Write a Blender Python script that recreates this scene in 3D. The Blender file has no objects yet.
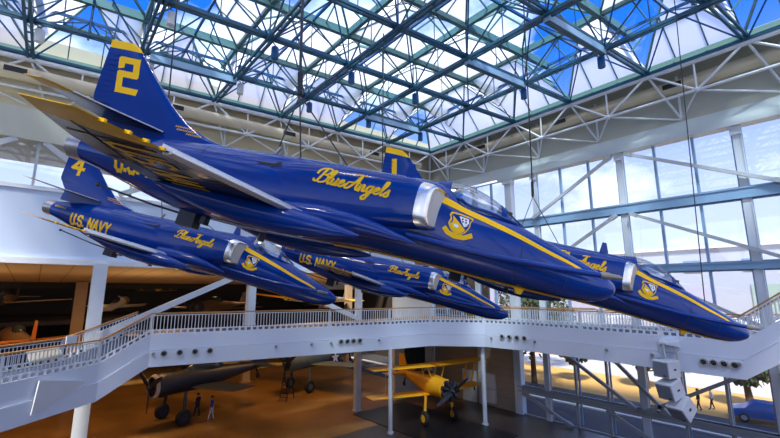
import bpy, bmesh, math, random
from mathutils import Vector, Matrix
from mathutils.bvhtree import BVHTree
random.seed(7)
S = bpy.context.scene
COL = S.collection
PI = math.pi

# ------------------------------------------------------------------ helpers
def V(*a): return Vector(a)

class MB:
    def __init__(s): s.v = []; s.f = []; s.m = []
    def add(s, vs, fs, mi=0):
        o = len(s.v); s.v += [tuple(v) for v in vs]
        for f in fs: s.f.append(tuple(o + i for i in f)); s.m.append(mi)
    def box(s, x0, x1, y0, y1, z0, z1, mi=0):
        vs = [(x, y, z) for z in (z0, z1) for y in (y0, y1) for x in (x0, x1)]
        s.add(vs, [(0, 2, 3, 1), (4, 5, 7, 6), (0, 1, 5, 4), (2, 6, 7, 3), (0, 4, 6, 2), (1, 3, 7, 5)], mi)
    def hexa(s, b, t, mi=0):
        s.add(list(b) + list(t), [(3, 2, 1, 0), (4, 5, 6, 7), (0, 1, 5, 4), (1, 2, 6, 5), (2, 3, 7, 6), (3, 0, 4, 7)], mi)
    def beam(s, p, q, w, h, mi=0, up=(0, 0, 1)):
        p = Vector(p); q = Vector(q); d = (q - p).normalized(); up = Vector(up)
        if abs(d.dot(up)) > .98: up = Vector((0, 1, 0))
        r = d.cross(up).normalized(); u = r.cross(d)
        a = r * w / 2; b = u * h / 2
        s.hexa([p - a - b, p + a - b, p + a + b, p - a + b], [q - a - b, q + a - b, q + a + b, q - a + b], mi)
    def tube(s, p, q, r, n=6, r2=None, mi=0, cap=True):
        p = Vector(p); q = Vector(q); r2 = r if r2 is None else r2
        d = (q - p).normalized(); up = Vector((0, 0, 1)) if abs(d.z) < .95 else Vector((1, 0, 0))
        a = d.cross(up).normalized(); b = a.cross(d)
        vs = []
        for c, rr in ((p, r), (q, r2)):
            for i in range(n):
                t = 2 * PI * i / n
                vs.append(c + a * math.cos(t) * rr + b * math.sin(t) * rr)
        fs = [(i, (i + 1) % n, n + (i + 1) % n, n + i) for i in range(n)]
        if cap: fs += [tuple(range(n - 1, -1, -1)), tuple(range(n, 2 * n))]
        s.add(vs, fs, mi)
    def path(s, pts, r, n=6, mi=0):
        for a, b in zip(pts, pts[1:]): s.tube(a, b, r, n, mi=mi)
    def loft(s, rings, cap=True, mi=0, closed=True):
        n = len(rings[0]); vs = [p for r in rings for p in r]; fs = []
        for k in range(len(rings) - 1):
            for i in range(n if closed else n - 1):
                j = (i + 1) % n
                fs.append((k * n + i, k * n + j, (k + 1) * n + j, (k + 1) * n + i))
        if cap:
            fs.append(tuple(range(n - 1, -1, -1))); L = (len(rings) - 1) * n
            fs.append(tuple(range(L, L + n)))
        s.add(vs, fs, mi)
    def lathe(s, prof, org=(0, 0, 0), axis='x', n=24, mi=0, cap=True):
        o = Vector(org); rings = []
        for (a, r) in prof:
            ring = []
            for i in range(n):
                t = 2 * PI * i / n; c, q = math.cos(t) * r, math.sin(t) * r
                ring.append(o + (Vector((a, c, q)) if axis == 'x' else Vector((c, q, a)) if axis == 'z' else Vector((q, a, c))))
            rings.append(ring)
        s.loft(rings, cap, mi)
    def ball(s, c, rx, ry, rz, n=12, m=8, mi=0):
        rings = []
        for k in range(m + 1):
            t = PI * k / m; r = max(math.sin(t), 1e-3)
            rings.append([Vector(c) + Vector((rx * r * math.cos(2 * PI * i / n), ry * r * math.sin(2 * PI * i / n), -rz * math.cos(t))) for i in range(n)])
        s.loft(rings, True, mi)
    def build(s, name, mats, parent=None, smooth=None, loc=None):
        me = bpy.data.meshes.new(name); me.from_pydata(s.v, [], s.f); me.update()
        bm = bmesh.new(); bm.from_mesh(me); bmesh.ops.recalc_face_normals(bm, faces=bm.faces); bm.to_mesh(me); bm.free()
        if not isinstance(mats, (list, tuple)): mats = [mats]
        for m in mats: me.materials.append(m)
        for p, mi in zip(me.polygons, s.m): p.material_index = mi
        if smooth is not None:
            me.shade_smooth(); me.set_sharp_from_angle(angle=math.radians(smooth))
        o = bpy.data.objects.new(name, me); COL.objects.link(o)
        if parent: o.parent = parent
        if loc: o.location = loc
        return o

def empty(name, loc=(0, 0, 0), rot=(0, 0, 0)):
    o = bpy.data.objects.new(name, None); COL.objects.link(o)
    o.location = loc; o.rotation_euler = rot; o.empty_display_size = .2
    return o
def tag(o, label, cat, group=None, kind=None):
    o['label'] = label; o['category'] = cat
    if group: o['group'] = group
    if kind: o['kind'] = kind
    return o
def struct(o): o['kind'] = 'structure'; return o
def kids(o): return [c for c in bpy.data.objects if c.parent == o]
def copy_tree(o, parent=None):
    c = o.copy(); COL.objects.link(c); c.parent = parent
    for k in kids(o): copy_tree(k, c)
    return c

# ------------------------------------------------------------------ materials
def mat(name, col, rough=.5, metal=0., coat=0., noise=0., nscale=3., spec=None, bump=0., emit=None):
    m = bpy.data.materials.new(name); m.use_nodes = True
    nt = m.node_tree; b = nt.nodes['Principled BSDF']
    b.inputs['Base Color'].default_value = (*col, 1); b.inputs['Roughness'].default_value = rough
    b.inputs['Metallic'].default_value = metal; b.inputs['Coat Weight'].default_value = coat
    if coat: b.inputs['Coat Roughness'].default_value = .06
    if spec is not None: b.inputs['Specular IOR Level'].default_value = spec
    if emit:
        b.inputs['Emission Color'].default_value = (*emit[0], 1); b.inputs['Emission Strength'].default_value = emit[1]
    if noise or bump:
        tc = nt.nodes.new('ShaderNodeTexCoord'); nz = nt.nodes.new('ShaderNodeTexNoise')
        nz.inputs['Scale'].default_value = nscale; nz.inputs['Detail'].default_value = 5
        nt.links.new(tc.outputs['Object'], nz.inputs['Vector'])
        if noise:
            r = nt.nodes.new('ShaderNodeMapRange'); r.inputs[3].default_value = 1 - noise; r.inputs[4].default_value = 1 + noise
            nt.links.new(nz.outputs['Fac'], r.inputs[0])
            mx = nt.nodes.new('ShaderNodeVectorMath'); mx.operation = 'SCALE'
            mx.inputs[0].default_value = col; nt.links.new(r.outputs[0], mx.inputs['Scale'])
            nt.links.new(mx.outputs[0], b.inputs['Base Color'])
        if bump:
            bp = nt.nodes.new('ShaderNodeBump'); bp.inputs['Strength'].default_value = bump; bp.inputs['Distance'].default_value = .02
            nt.links.new(nz.outputs['Fac'], bp.inputs['Height']); nt.links.new(bp.outputs[0], b.inputs['Normal'])
    return m

def glass_mat(name, tint, gloss, rough=.02):
    m = bpy.data.materials.new(name); m.use_nodes = True; nt = m.node_tree
    nt.nodes.remove(nt.nodes['Principled BSDF']); out = nt.nodes['Material Output']
    t = nt.nodes.new('ShaderNodeBsdfTransparent'); t.inputs[0].default_value = (*tint, 1)
    g = nt.nodes.new('ShaderNodeBsdfGlossy'); g.inputs['Roughness'].default_value = rough
    mx = nt.nodes.new('ShaderNodeMixShader'); mx.inputs[0].default_value = gloss
    nt.links.new(t.outputs[0], mx.inputs[1]); nt.links.new(g.outputs[0], mx.inputs[2]); nt.links.new(mx.outputs[0], out.inputs[0])
    return m
def frosted_mat(name, col, clear):
    m = bpy.data.materials.new(name); m.use_nodes = True; nt = m.node_tree
    nt.nodes.remove(nt.nodes['Principled BSDF']); out = nt.nodes['Material Output']
    t = nt.nodes.new('ShaderNodeBsdfTransparent'); t.inputs[0].default_value = (.9, .93, .97, 1)
    g = nt.nodes.new('ShaderNodeBsdfTranslucent'); g.inputs[0].default_value = (*col, 1)
    mx = nt.nodes.new('ShaderNodeMixShader'); mx.inputs[0].default_value = clear
    nt.links.new(g.outputs[0], mx.inputs[1]); nt.links.new(t.outputs[0], mx.inputs[2]); nt.links.new(mx.outputs[0], out.inputs[0])
    return m
def plank_mat(name, c1, c2, axis='X', scale=1.2, rough=.6):
    m = bpy.data.materials.new(name); m.use_nodes = True; nt = m.node_tree; b = nt.nodes['Principled BSDF']
    tc = nt.nodes.new('ShaderNodeTexCoord'); w = nt.nodes.new('ShaderNodeTexWave'); w.bands_direction = axis
    w.inputs['Scale'].default_value = scale; w.wave_profile = 'SAW'
    r = nt.nodes.new('ShaderNodeValToRGB'); r.color_ramp.elements[0].position = 0; r.color_ramp.elements[0].color = (*c2, 1)
    r.color_ramp.elements[1].position = .07; r.color_ramp.elements[1].color = (*c1, 1)
    nt.links.new(tc.outputs['Object'], w.inputs['Vector']); nt.links.new(w.outputs['Fac'], r.inputs[0])
    nt.links.new(r.outputs[0], b.inputs['Base Color']); b.inputs['Roughness'].default_value = rough
    return m

M = dict(
    blue=mat('jet blue paint', (.0006, .034, .235), .12, spec=.30, coat=.22, noise=.15, nscale=2.),
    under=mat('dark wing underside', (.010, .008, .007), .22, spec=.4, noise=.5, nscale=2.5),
    yellow=mat('insignia yellow', (.96, .56, .006), .45, spec=.2),
    yellow_worn=mat('worn wing tip yellow', (.95, .54, .006), .42, spec=.25, noise=.15, nscale=4.),
    silver=mat('polished bare metal', (.78, .77, .74), .22, metal=1., noise=.15, nscale=6.),
    slat=mat('bare metal slat', (.66, .67, .70), .38, metal=.75, noise=.1),
    burnt=mat('heat stained metal', (.42, .40, .40), .3, metal=.9, noise=.35, nscale=5.),
    dark=mat('dark hardware', (.018, .02, .028), .4),
    gap=mat('panel gap black', (.006, .006, .008), .7),
    white_paint=mat('crest white', (.85, .86, .88), .4),
    ductwhite=mat('intake duct white', (.55, .53, .48), .5),
    canopy=glass_mat('canopy perspex', (.70, .76, .80), .36, .03),
    seat=mat('ejection seat grey', (.20, .19, .17), .6),
    white=mat('white painted steel', (.72, .76, .80), .45, noise=.05, nscale=.6),
    fascia=mat('white painted fascia', (.70, .77, .90), .4, noise=.05, nscale=.35),
    panel=mat('pale blue wall panel', (.52, .63, .80), .55, noise=.03, nscale=.3),
    bulk=mat('pale cream bulkhead', (.47, .48, .40), .6, noise=.06, nscale=.3),
    cream=mat('cream plaster', (.60, .52, .36), .7, noise=.08, nscale=.4),
    duct=mat('cream duct', (.66, .58, .42), .55),
    roofsteel=mat('blue painted roof steel', (.012, .082, .145), .42, noise=.2, nscale=1.),
    roofblue=mat('bright blue roof steel', (.010, .11, .30), .4, noise=.2, nscale=1.),
    teal=mat('teal purlin', (.09, .21, .21), .45, noise=.15, nscale=.8),
    frame=mat('blue grey window frame', (.24, .40, .58), .4),
    colm=mat('pale steel column', (.62, .68, .74), .42),
    lowframe=mat('taupe window frame', (.34, .35, .36), .45),
    brace=mat('grey brace', (.46, .50, .52), .45),
    glass=glass_mat('window glass', (.92, .95, .99), .07, .01),
    clear=glass_mat('clear roof glass', (.72, .88, 1.), .04, .02),
    frost=frosted_mat('white diffusing roof glass', (.62, .65, .70), .16),
    wood=mat('wooden handrail', (.50, .25, .09), .45, noise=.2, nscale=4.),
    floor=mat('polished brown floor', (.24, .12, .03), .35, noise=.7, nscale=.35),
    plinth=mat('black display floor', (.012, .012, .014), .35),
    soffit=plank_mat('tan soffit planks', (.60, .47, .30), (.20, .13, .07), 'X', .22),
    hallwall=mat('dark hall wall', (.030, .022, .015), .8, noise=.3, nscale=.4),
    siding=plank_mat('beige siding', (.36, .30, .22), (.22, .18, .12), 'Z', .55),
    offwhite=mat('off white wall', (.66, .62, .54), .7),
    lampglass=mat('lamp lens', (.25, .25, .26), .15, coat=.6),
    black=mat('black metal', (.01, .01, .012), .4),
    speaker=mat('white speaker cabinet', (.66, .69, .73), .45),
    grille=mat('pale speaker grille', (.22, .25, .30), .7),
    tan=mat('tan concrete', (.40, .27, .14), .6, noise=.2),
    navy=mat('navy aircraft paint', (.012, .016, .030), .45, noise=.3),
    seablue=mat('grey green aircraft paint', (.10, .13, .11), .5, noise=.3),
    greypl=mat('light grey aircraft paint', (.42, .40, .36), .5, noise=.2),
    brownpl=mat('brown aircraft paint', (.16, .09, .045), .5, noise=.3),
    orangepl=mat('orange tail paint', (.55, .16, .02), .5),
    trainer=mat('trainer yellow', (.80, .40, .015), .4),
    rubber=mat('rubber', (.012, .012, .012), .8),
    cloth_blue=mat('blue cloth', (.02, .05, .32), .8), cloth_dark=mat('dark cloth', (.02, .02, .03), .8),
    cloth_white=mat('pale cloth', (.6, .6, .6), .8), skin=mat('skin', (.48, .26, .17), .6),
    paper=mat('white notice paper', (.75, .78, .85), .6),
    grass=mat('dry sunlit lawn', (.62, .35, .09), .9, noise=.45, nscale=.12),
    road=mat('pale road', (.50, .48, .46), .8, noise=.1, nscale=.2),
    bld=mat('pale building wall', (.44, .49, .57), .7), bldwin=mat('building window', (.16, .26, .42), .2),
    bldgreen=mat('green wall panel', (.34, .46, .40), .7), bldpink=mat('lilac wall panel', (.46, .47, .60), .7),
    bark=mat('bark', (.09, .055, .03), .9, noise=.3), leaf=mat('tree leaves', (.05, .075, .025), .8, noise=.5, nscale=2.),
    carblue=mat('car blue paint', (.03, .12, .42), .3, coat=.6), carglass=mat('car glass', (.03, .04, .05), .1),
    dfloor=mat('dark atrium floor', (.05, .04, .035), .3, noise=.3, nscale=.4), lawn_shade=mat('painted lawn shade', (.035, .035, .04), .8, noise=.2),
    beamw=mat('pale green white beam', (.58, .66, .66), .5, noise=.05, nscale=.4),
    deck=mat('dark blue grey deck', (.03, .045, .09), .6),
    cable=mat('steel cable', (.05, .055, .06), .4, metal=.6),
)

# ------------------------------------------------------------------ camera
FOC = 400.; pit = math.atan(72 / 400.); hd = math.radians(41)
CF = V(math.sin(hd) * math.cos(pit), math.cos(hd) * math.cos(pit), math.sin(pit))
CR = V(math.cos(hd), -math.sin(hd), 0); CU = CR.cross(CF)
cam = bpy.data.cameras.new('camera'); cam.sensor_width = 36; cam.lens = FOC / 780 * 36; cam.clip_end = 600; cam.clip_start = .05
co = bpy.data.objects.new('camera', cam); COL.objects.link(co)
co.matrix_world = Matrix(((CR.x, CU.x, -CF.x, 0), (CR.y, CU.y, -CF.y, 0), (CR.z, CU.z, -CF.z, 0), (0, 0, 0, 1)))
S.camera = co

FLOOR = -9.5; XR = 30.; YB = 28.; DECK = -2.3

# ------------------------------------------------------------------ roof (a skewed five metre grid)
ra, rb = math.radians(97.5), math.radians(.8)
RU = V(math.sin(ra), math.cos(ra), 0); RV = V(math.sin(rb), math.cos(rb), 0); RO = V(28.5, 26.6, 0)
def rp(a, b, z): return RO + RU * a + RV * b + V(0, 0, z)
AL = [-35.7, -30.65, -25.6, -20.4, -15.5, -10.45, -5.2, 0.]
BL = [-34.2, -29.3, -24.4, -19.5, -14.4, -9.7, -4.3, 0.]
Z1, Z2, ZG = 13.7, 15.9, 16.35
ORD = ['first', 'second', 'third', 'fourth', 'fifth', 'sixth', 'seventh', 'eighth']

def lattice(mb, p_fn, ts, r):
    """warren web between bottom chord p_fn(t, Z1) and top chord p_fn(t, Z2)"""
    for t0, t1 in zip(ts, ts[1:]):
        mid = (t0 + t1) / 2
        mb.tube(p_fn(t0, Z1), p_fn(mid, Z2), r, 5); mb.tube(p_fn(t1, Z1), p_fn(mid, Z2), r, 5)
        mb.tube(p_fn(t0, Z1), p_fn(t0, Z2), r * .9, 5)
        mb.tube(p_fn(mid, Z2), p_fn(mid, Z1), r * .6, 5)
for i, a in enumerate(AL):
    t = empty('roof_truss', rp(a, BL[-1], Z1))
    n = len(AL) - 1 - i
    tag(t, ('dark blue roof truss over the right white edge truss, running along the window wall' if n == 0 else
            'dark blue roof truss parallel to the window wall, %s one in from that wall' % ORD[n - 1]), 'roof truss', 'roof trusses parallel to the window wall')
    inv = V(*rp(a, BL[-1], Z1))
    def fn(b, z, a=a): return rp(a, b, z) - inv
    for name, parts in (('bottom_chord', 1), ('top_chord', 2), ('web', 3), ('side_brace', 4)):
        if n == 0 and parts in (2, 3): continue
        mb = MB()
        if parts == 1:
            for off in (-.13, .13):
                mb.beam(rp(a + off, BL[0], Z1) - inv, rp(a + off, BL[-1], Z1) - inv, .13, .16)
            for k in range(len(BL) - 1):
                for q in range(4):
                    b = BL[k] + (BL[k + 1] - BL[k]) * q / 4
                    mb.beam(rp(a - .13, b, Z1) - inv, rp(a + .13, b, Z1) - inv, .08, .08)
            m = M['roofsteel']
        elif parts == 2:
            mb.beam(fn(BL[0], Z2 + .15), fn(BL[-1] - 1.2, Z2 + .15), .22, .42); m = M['teal']
        elif parts == 3:
            lattice(mb, fn, BL[:-1], .055); mb.tube(fn(BL[-1], Z1), fn(BL[-1] - 2.2, Z2), .055, 5); mb.tube(fn(BL[-2], Z1), fn(BL[-1] - 2.2, Z2), .055, 5); m = M['roofsteel']
        else:
            for k, b in enumerate(BL):
                al = (AL[i] + AL[i - 1]) / 2 if i else None
                ar = (AL[i] + AL[i + 1]) / 2 if i < len(AL) - 1 else None
                bl = (BL[k] + BL[k - 1]) / 2 if k else None
                br = (BL[k] + BL[k + 1]) / 2 if k < len(BL) - 1 else None
                for aa in (al, ar):
                    for bb in (bl, br):
                        if aa is not None and bb is not None:
                            mb.tube(fn(b, Z1), rp(aa, bb, Z2) - inv, .05, 5)
            m = M['roofblue']
        mb.build(name, m, t, 40)
for j, b in enumerate(BL):
    t = empty('roof_truss', rp(AL[-1], b, Z1)); n = len(BL) - 1 - j
    tag(t, ('dark blue roof truss over the back white edge truss, running along the back wall' if n == 0 else
            'dark blue roof truss parallel to the back wall, %s one in from that wall' % ORD[n - 1]), 'roof truss', 'roof trusses parallel to the back wall')
    inv = V(*rp(AL[-1], b, Z1))
    def fn2(a, z, b=b): return rp(a, b, z) - inv
    mb = MB()
    for off in (-.13, .13):
        mb.beam(rp(AL[0], b + off, Z1 + .18) - inv, rp(AL[-1], b + off, Z1 + .18) - inv, .12, .16)
    mb.build('bottom_chord', M['roofsteel'], t, 40)
    if n:
        mb = MB(); mb.beam(fn2(AL[0], Z2 + .1), fn2(AL[-1] - 1.2, Z2 + .1), .26, .5); mb.build('top_chord', M['teal'], t, 40)
        mb = MB(); lattice(mb, fn2, AL[:-1], .05); mb.tube(fn2(AL[-1], Z1), fn2(AL[-1] - 2.6, Z2), .05, 5); mb.tube(fn2(AL[-2], Z1), fn2(AL[-1] - 2.6, Z2), .05, 5); mb.build('web', M['roofsteel'], t, 40)
    mb = MB()
    if j:
        bm_ = (BL[j] + BL[j - 1]) / 2
        mb.beam(fn2(AL[0], Z2) + RV * (bm_ - b), fn2(AL[-1] - 2.6, Z2) + RV * (bm_ - b), .12, .16)
        for k in range(len(AL) - 1):
            am = (AL[k] + AL[k + 1]) / 2
            mb.beam(rp(am, BL[j], Z2) - inv, rp(am, BL[j - 1], Z2) - inv, .12, .16)
        mb.build('purlin', M['roofblue'], t, 40)
# glazing: a low glass pyramid over every bay, standing on the teal purlins
mbar = MB(); panes = {'clear': MB(), 'frost': MB()}
CLEAR = {(5, 3): 'nesw', (5, 2): 'nsw', (6, 2): 'nw', (6, 1): 'nesw', (4, 3): 'es', (2, 5): 'ns', (3, 5): 'w', (3, 4): 'ne', (6, 5): 'w', (4, 5): 's', (1, 5): 'en', (6, 6): 'n', (2, 3): 'w',
         (5, 4): 's', (4, 4): 'e', (6, 3): 'nw', (5, 6): 'n', (1, 6): 'n', (2, 6): 'e', (3, 6): 's', (0, 5): 'ne', (6, 4): 's', (3, 3): 'w', (5, 5): 'n'}
ZB_, ZA_ = 16.0, 17.5
def gpt(a, b, z):
    """roof glazing point; the outermost bays come down to the edge trusses"""
    d = min(-a, -b); return rp(a, b, z if d > .01 else 14.25)
for k in range(len(AL) - 1):
    for j in range(len(BL) - 1):
        a0, a1, b0, b1 = AL[k], AL[k + 1], BL[j], BL[j + 1]; ap = rp((a0 + a1) / 2, (b0 + b1) / 2, ZA_)
        for side, (p, q) in dict(n=((a0, b1), (a1, b1)), e=((a1, b1), (a1, b0)), s=((a1, b0), (a0, b0)), w=((a0, b0), (a0, b1))).items():
            P0, P1 = gpt(*p, ZB_), gpt(*q, ZB_)
            kind = 'clear' if side in CLEAR.get((k, j), '') else 'frost'
            panes[kind].add([P0, P1, ap], [(0, 1, 2)])
            mbar.beam(P0, ap, .10, .16)
            for f_ in (1 / 3, 2 / 3):
                base = P0 + (P1 - P0) * f_; g = 1 - abs(2 * f_ - 1); top = P0.lerp(ap, g) if f_ < .5 else P1.lerp(ap, g)
                mbar.beam(base, top, .06, .10)
            m0, m1 = P0.lerp(ap, .5), P1.lerp(ap, .5); mbar.beam(m0, m1, .06, .10)
struct(mbar.build('trim_1', M['teal'], smooth=30))
nwin = 0
for kind, m in (('clear', M['clear']), ('frost', M['frost'])):
    nwin += 1
    struct(panes[kind].build('window_%d' % nwin, m))
# box beams one bay long hung on the trusses
for (a0, a1, b, lab) in ((-25.2, -20.3, -4.3, 'blue grey box beam under the roof just right of the nearest jet tail fin'), (-10.5, -5.2, -4.3, 'blue grey box beam under the roof, nearest the back corner'),
                         (-10.5, -5.2, -14.4, 'blue grey box beam under the roof, middle one of the right hand three'), (-10.5, -5.2, -19.5, 'blue grey box beam under the roof, nearest the top edge at right')):
    p = rp(a0, b, Z1 - .12); q = rp(a1, b, Z1 - .12); o = empty('box_beam', p); tag(o, lab, 'beam', 'box beams under the roof')
    mb = MB(); mb.beam(V(0, 0, 0), q - p, .34, .42); mb.build('casing', M['frame'], o)
    mb = MB(); mb.beam(V(0, 0, -.23), q - p - V(0, 0, .23), .24, .05); mb.build('lower_flange', M['roofsteel'], o)

# white edge trusses on the back and the right side of the skylight
def edge_truss(label, pf, ts, wallp, thick, mkey='white'):
    """pf(t, z): point on the truss plane; wallp(t): point on the wall the struts run to"""
    o = empty('edge_truss', pf(ts[-1], Z1)); inv = Vector(o.location)
    tag(o, label, 'edge truss', 'white edge trusses around the skylight')
    ZB = 11.75
    mb = MB(); mb.tube(pf(ts[0], Z1 - .1) - inv, pf(ts[-1], Z1 - .1) - inv, .16, 10); mb.build('top_chord', M[mkey], o, 50)
    mb = MB(); mb.tube(pf(ts[0] , ZB) - inv, pf(ts[-1], ZB) - inv, .09, 8); mb.build('bottom_chord', M[mkey], o, 50)
    for t0, t1 in zip(ts, ts[1:]):
        mid = (t0 + t1) / 2
        for p, q, r, nm in ((pf(t0, Z1), pf(mid, ZB), .075, 'diagonal'), (pf(t1, Z1), pf(mid, ZB), .075, 'diagonal'),
                            (pf(mid, Z1), pf(mid, ZB), .055, 'post'),
                            (pf(t1, Z1), wallp(t1), .07, 'wall_strut'), (pf(mid, ZB), wallp(t1), .06, 'wall_strut'),
                            (pf(mid, ZB), wallp(t0), .06, 'wall_strut')):
            mb = MB(); mb.tube(p - inv, q - inv, r, 7); mb.build(nm, M[mkey], o, 50)
        mb = MB(); mb.beam(wallp(t1) - inv, wallp(t1) + V(0, 0, 3.0) - inv, .12, .12); mb.build('wall_post', M[mkey], o, 50)
        mb = MB(); mb.ball(pf(mid, ZB) - inv, .16, .16, .16, 10, 6); mb.build('node', M[mkey], o, 50)
    return o
edge_truss('white tubular truss along the top of the window wall', lambda t, z: rp(.0, t, z), BL,
           lambda t: V(XR - .15, rp(0, t, 0).y - 1.2, 10.75), .1)
edge_truss('white tubular truss along the top of the back wall', lambda t, z: rp(t, 0., z), AL,
           lambda t: V(min(rp(t, 0, 0).x + 1.2, XR - .3), max(YB - .15, rp(t, 0, 0).y + .9) , 10.75), .1)

# ------------------------------------------------------------------ the shell
def sbox(name, m, *b):
    mb = MB(); mb.box(*b); return struct(mb.build(name, m))
XL, YF = -14., -12.
sbox('floor', M['dfloor'], XL - 1, XR + .3, YF - 1, 24, FLOOR - .3, FLOOR)
sbox('floor_hall', M['floor'], XL - 8, XR + .3, 24, 72, FLOOR - .3, FLOOR)
# right wall: bulkhead over the glazing
mb = MB()
mb.box(XR, XR + .5, YF, YB + .5, 10.6, 15.2, 0)
struct(mb.build('wall_right', M['bulk']))
mb = MB()
mb.box(XR - .55, XR + .3, YF, 19.55, 9.5, 10.05); mb.box(XR - .35, XR + .3, YF, 19.6, 10.05, 10.6)
mb.box(XR - .1, XR + .3, 19.55, YB, 9.9, 10.7)
struct(mb.build('trim_2', M['beamw']))
# ceiling strip between the skylight and the walls
mb = MB()
mb.add([rp(.3, BL[0], Z1 + .55), V(XR + .4, rp(0, BL[0], 0).y, Z1 + .55), V(XR + .4, YB + 5, Z1 + .55), rp(.3, .3, Z1 + .55)], [(0, 1, 2, 3)])
mb.add([rp(.3, .3, Z1 + .55), V(XR + .4, YB + 5, Z1 + .55), V(XL, YB + 6, Z1 + .55), rp(AL[0] - 3, .3, Z1 + .55)], [(0, 1, 2, 3)])
struct(mb.build('ceiling', M['cream']))
# curb rising round the skylight
mb = MB()
mb.hexa([rp(.15, BL[0], Z1 + .3), rp(.35, BL[0], Z1 + .3), rp(.35, .35, Z1 + .3), rp(.15, .15, Z1 + .3)],
        [rp(.15, BL[0], Z1 + .62), rp(.35, BL[0], Z1 + .62), rp(.35, .35, Z1 + .62), rp(.15, .15, Z1 + .62)])
mb.hexa([rp(AL[0] - 3, .15, Z1 + .3), rp(.15, .15, Z1 + .3), rp(.35, .35, Z1 + .3), rp(AL[0] - 3, .35, Z1 + .3)],
        [rp(AL[0] - 3, .15, Z1 + .62), rp(.15, .15, Z1 + .62), rp(.35, .35, Z1 + .62), rp(AL[0] - 3, .35, Z1 + .62)])
struct(mb.build('trim_3', M['teal']))
# ducts behind the edge trusses
for nm, p, q, lab in (('air_duct', V(XR - .55, YF + 1, 12.9), V(XR - .55, YB - 2.0, 12.9), 'cream round air duct under the ceiling along the window wall'),
                      ('air_duct', V(XL + 1, YB + 3.4, 12.5), V(XR - 2.2, YB - .55, 12.5), 'cream round air duct under the ceiling along the back wall')):
    o = empty(nm, p); tag(o, lab, 'air duct', 'air ducts above the trusses')
    mb = MB(); mb.tube(V(0, 0, 0), q - p, .42, 20); mb.build('duct_pipe', M['duct'], o, 40)
    d = (q - p)
    for f_ in (.2, .4, .6, .8):
        c = d * f_
        mb = MB(); mb.tube(c - d.normalized() * .05, c + d.normalized() * .05, .45, 20); mb.build('joint_band', M['duct'], o, 40)
        c2 = d * (f_ + .06); side = V(-.42, 0, 0) if abs(d.x) < 1 else V(0, -.42, 0)
        mb = MB(); mb.beam(c2 + side - d.normalized() * .5, c2 + side + d.normalized() * .5, .07, .3); mb.build('vent_grille', M['black'], o)
# back wall: upper cream wall, pale beam, clerestory, pale band
mb = MB(); mb.add([V(XL, YB + 4.5, 9.5), V(XR + .2, YB + .1, 9.5), V(XR + .2, YB + .1, 15.5), V(XL, YB + 4.5, 15.5)], [(0, 1, 2, 3)])
struct(mb.build('wall_back', M['cream']))
mb = MB(); mb.hexa([V(XL, YB + 3.6, 7.9), V(XR, YB - .4, 7.9), V(XR, YB + .5, 7.9), V(XL, YB + 5, 7.9)],
                   [V(XL, YB + 3.6, 9.6), V(XR, YB - .4, 9.6), V(XR, YB + .5, 9.6), V(XL, YB + 5, 9.6)])
mb.v = [(x, YB - .3 if y < YB + 4.5 and i in (0, 1, 4, 5) else YB + 5, z) for i, (x, y, z) in enumerate(mb.v)]
struct(mb.build('trim_4', M['bulk']))
sbox('wall_back_lower', M['panel'], XL, 27.5, YB - .05, YB + .35, 1.55, 5.35)
sbox('trim_5', M['white'], XL, 27.5, YB - .3, YB + .5, 1.4, 1.7)
sbox('trim_6', M['white'], XL, XR, YB - .15, YB + .35, 5.3, 5.5)
# clerestory glazing
for k in range(10):
    x0 = XL + k * 4.4; x1 = min(x0 + 4.4, XR)
    nwin += 1
    o = struct(empty('window_%d' % nwin, (x0, YB, 5.5)))
    mb = MB()
    for x in (x0 - .02, (x0 + x1) / 2):
        mb.box(x - x0 - .06, x - x0 + .06, -.05, .12, 0, 2.4)
    mb.build('window_frame', M['brace'], o)
    mb = MB(); mb.box(0, x1 - x0, .03, .05, 0, 2.4); mb.build('window_glass', M['glass'], o)
for (xa, xb, lab) in ((-5.2, -1.7, 'grey diagonal brace in the back clerestory, left of the thin mullion'), (2.6, -.6, 'grey diagonal brace in the back clerestory just left of the tailpipe of the nearest jet'),
                 (3.0, 7.5, 'grey diagonal brace in the back clerestory under the nearest jet'),
                 (12.5, 9, 'grey diagonal brace in the back clerestory hidden mostly behind the nearest jet')):
    za = 5.6
    if xa > xb: p, q = V(xa, YB - .17, za), V(xb, YB - .17, 7.9)
    else: p, q = V(xa, YB - .17, za), V(xb, YB - .17, 7.9)
    mb = MB(); mb.beam(V(0, 0, 0), q - p, .22, .28)
    tag(mb.build('diagonal_brace', M['brace'], loc=p), lab, 'brace', 'clerestory braces')

# right glazed wall
COLY = [YB, 22.4, 18.7, 16.3, 9.8, 3.45, -2.9, -9.2]
for k, y in enumerate(COLY):
    w = .55 if y in (18.7,) else .4
    mb = MB()
    if y == 18.7:
        mb.box(XR - .3, XR + .3, y - .3, y + .3, FLOOR, 9.7, 0)
        mb.box(XR - .45, XR + .2, y - .4, y + .4, 9.1, 9.6, 0)
    else:
        mb.box(XR - .2, XR + .2, y - .18, y + .18, FLOOR, 9.6, 0)
        mb.box(XR - .34, XR - .2, y - .26, y + .26, 9.0, 9.6, 0)
        mb.box(XR - .24, XR + .0, y - .24, y - .19, FLOOR, 9.6, 0)
    if y < 20: 
        struct(mb.build('pillar_right', M['colm']))
    else: struct(mb.build('pillar_right', M['colm']))
TIERS = [(5.85, 9.6), (1.62, 5.2), (-2.3, 1.2), (-7.4, -2.75), (FLOOR, -7.75)]
BEAMS = [(5.2, 5.85), (1.2, 1.62), (-2.75, -2.3), (-7.78, -7.38)]
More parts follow.
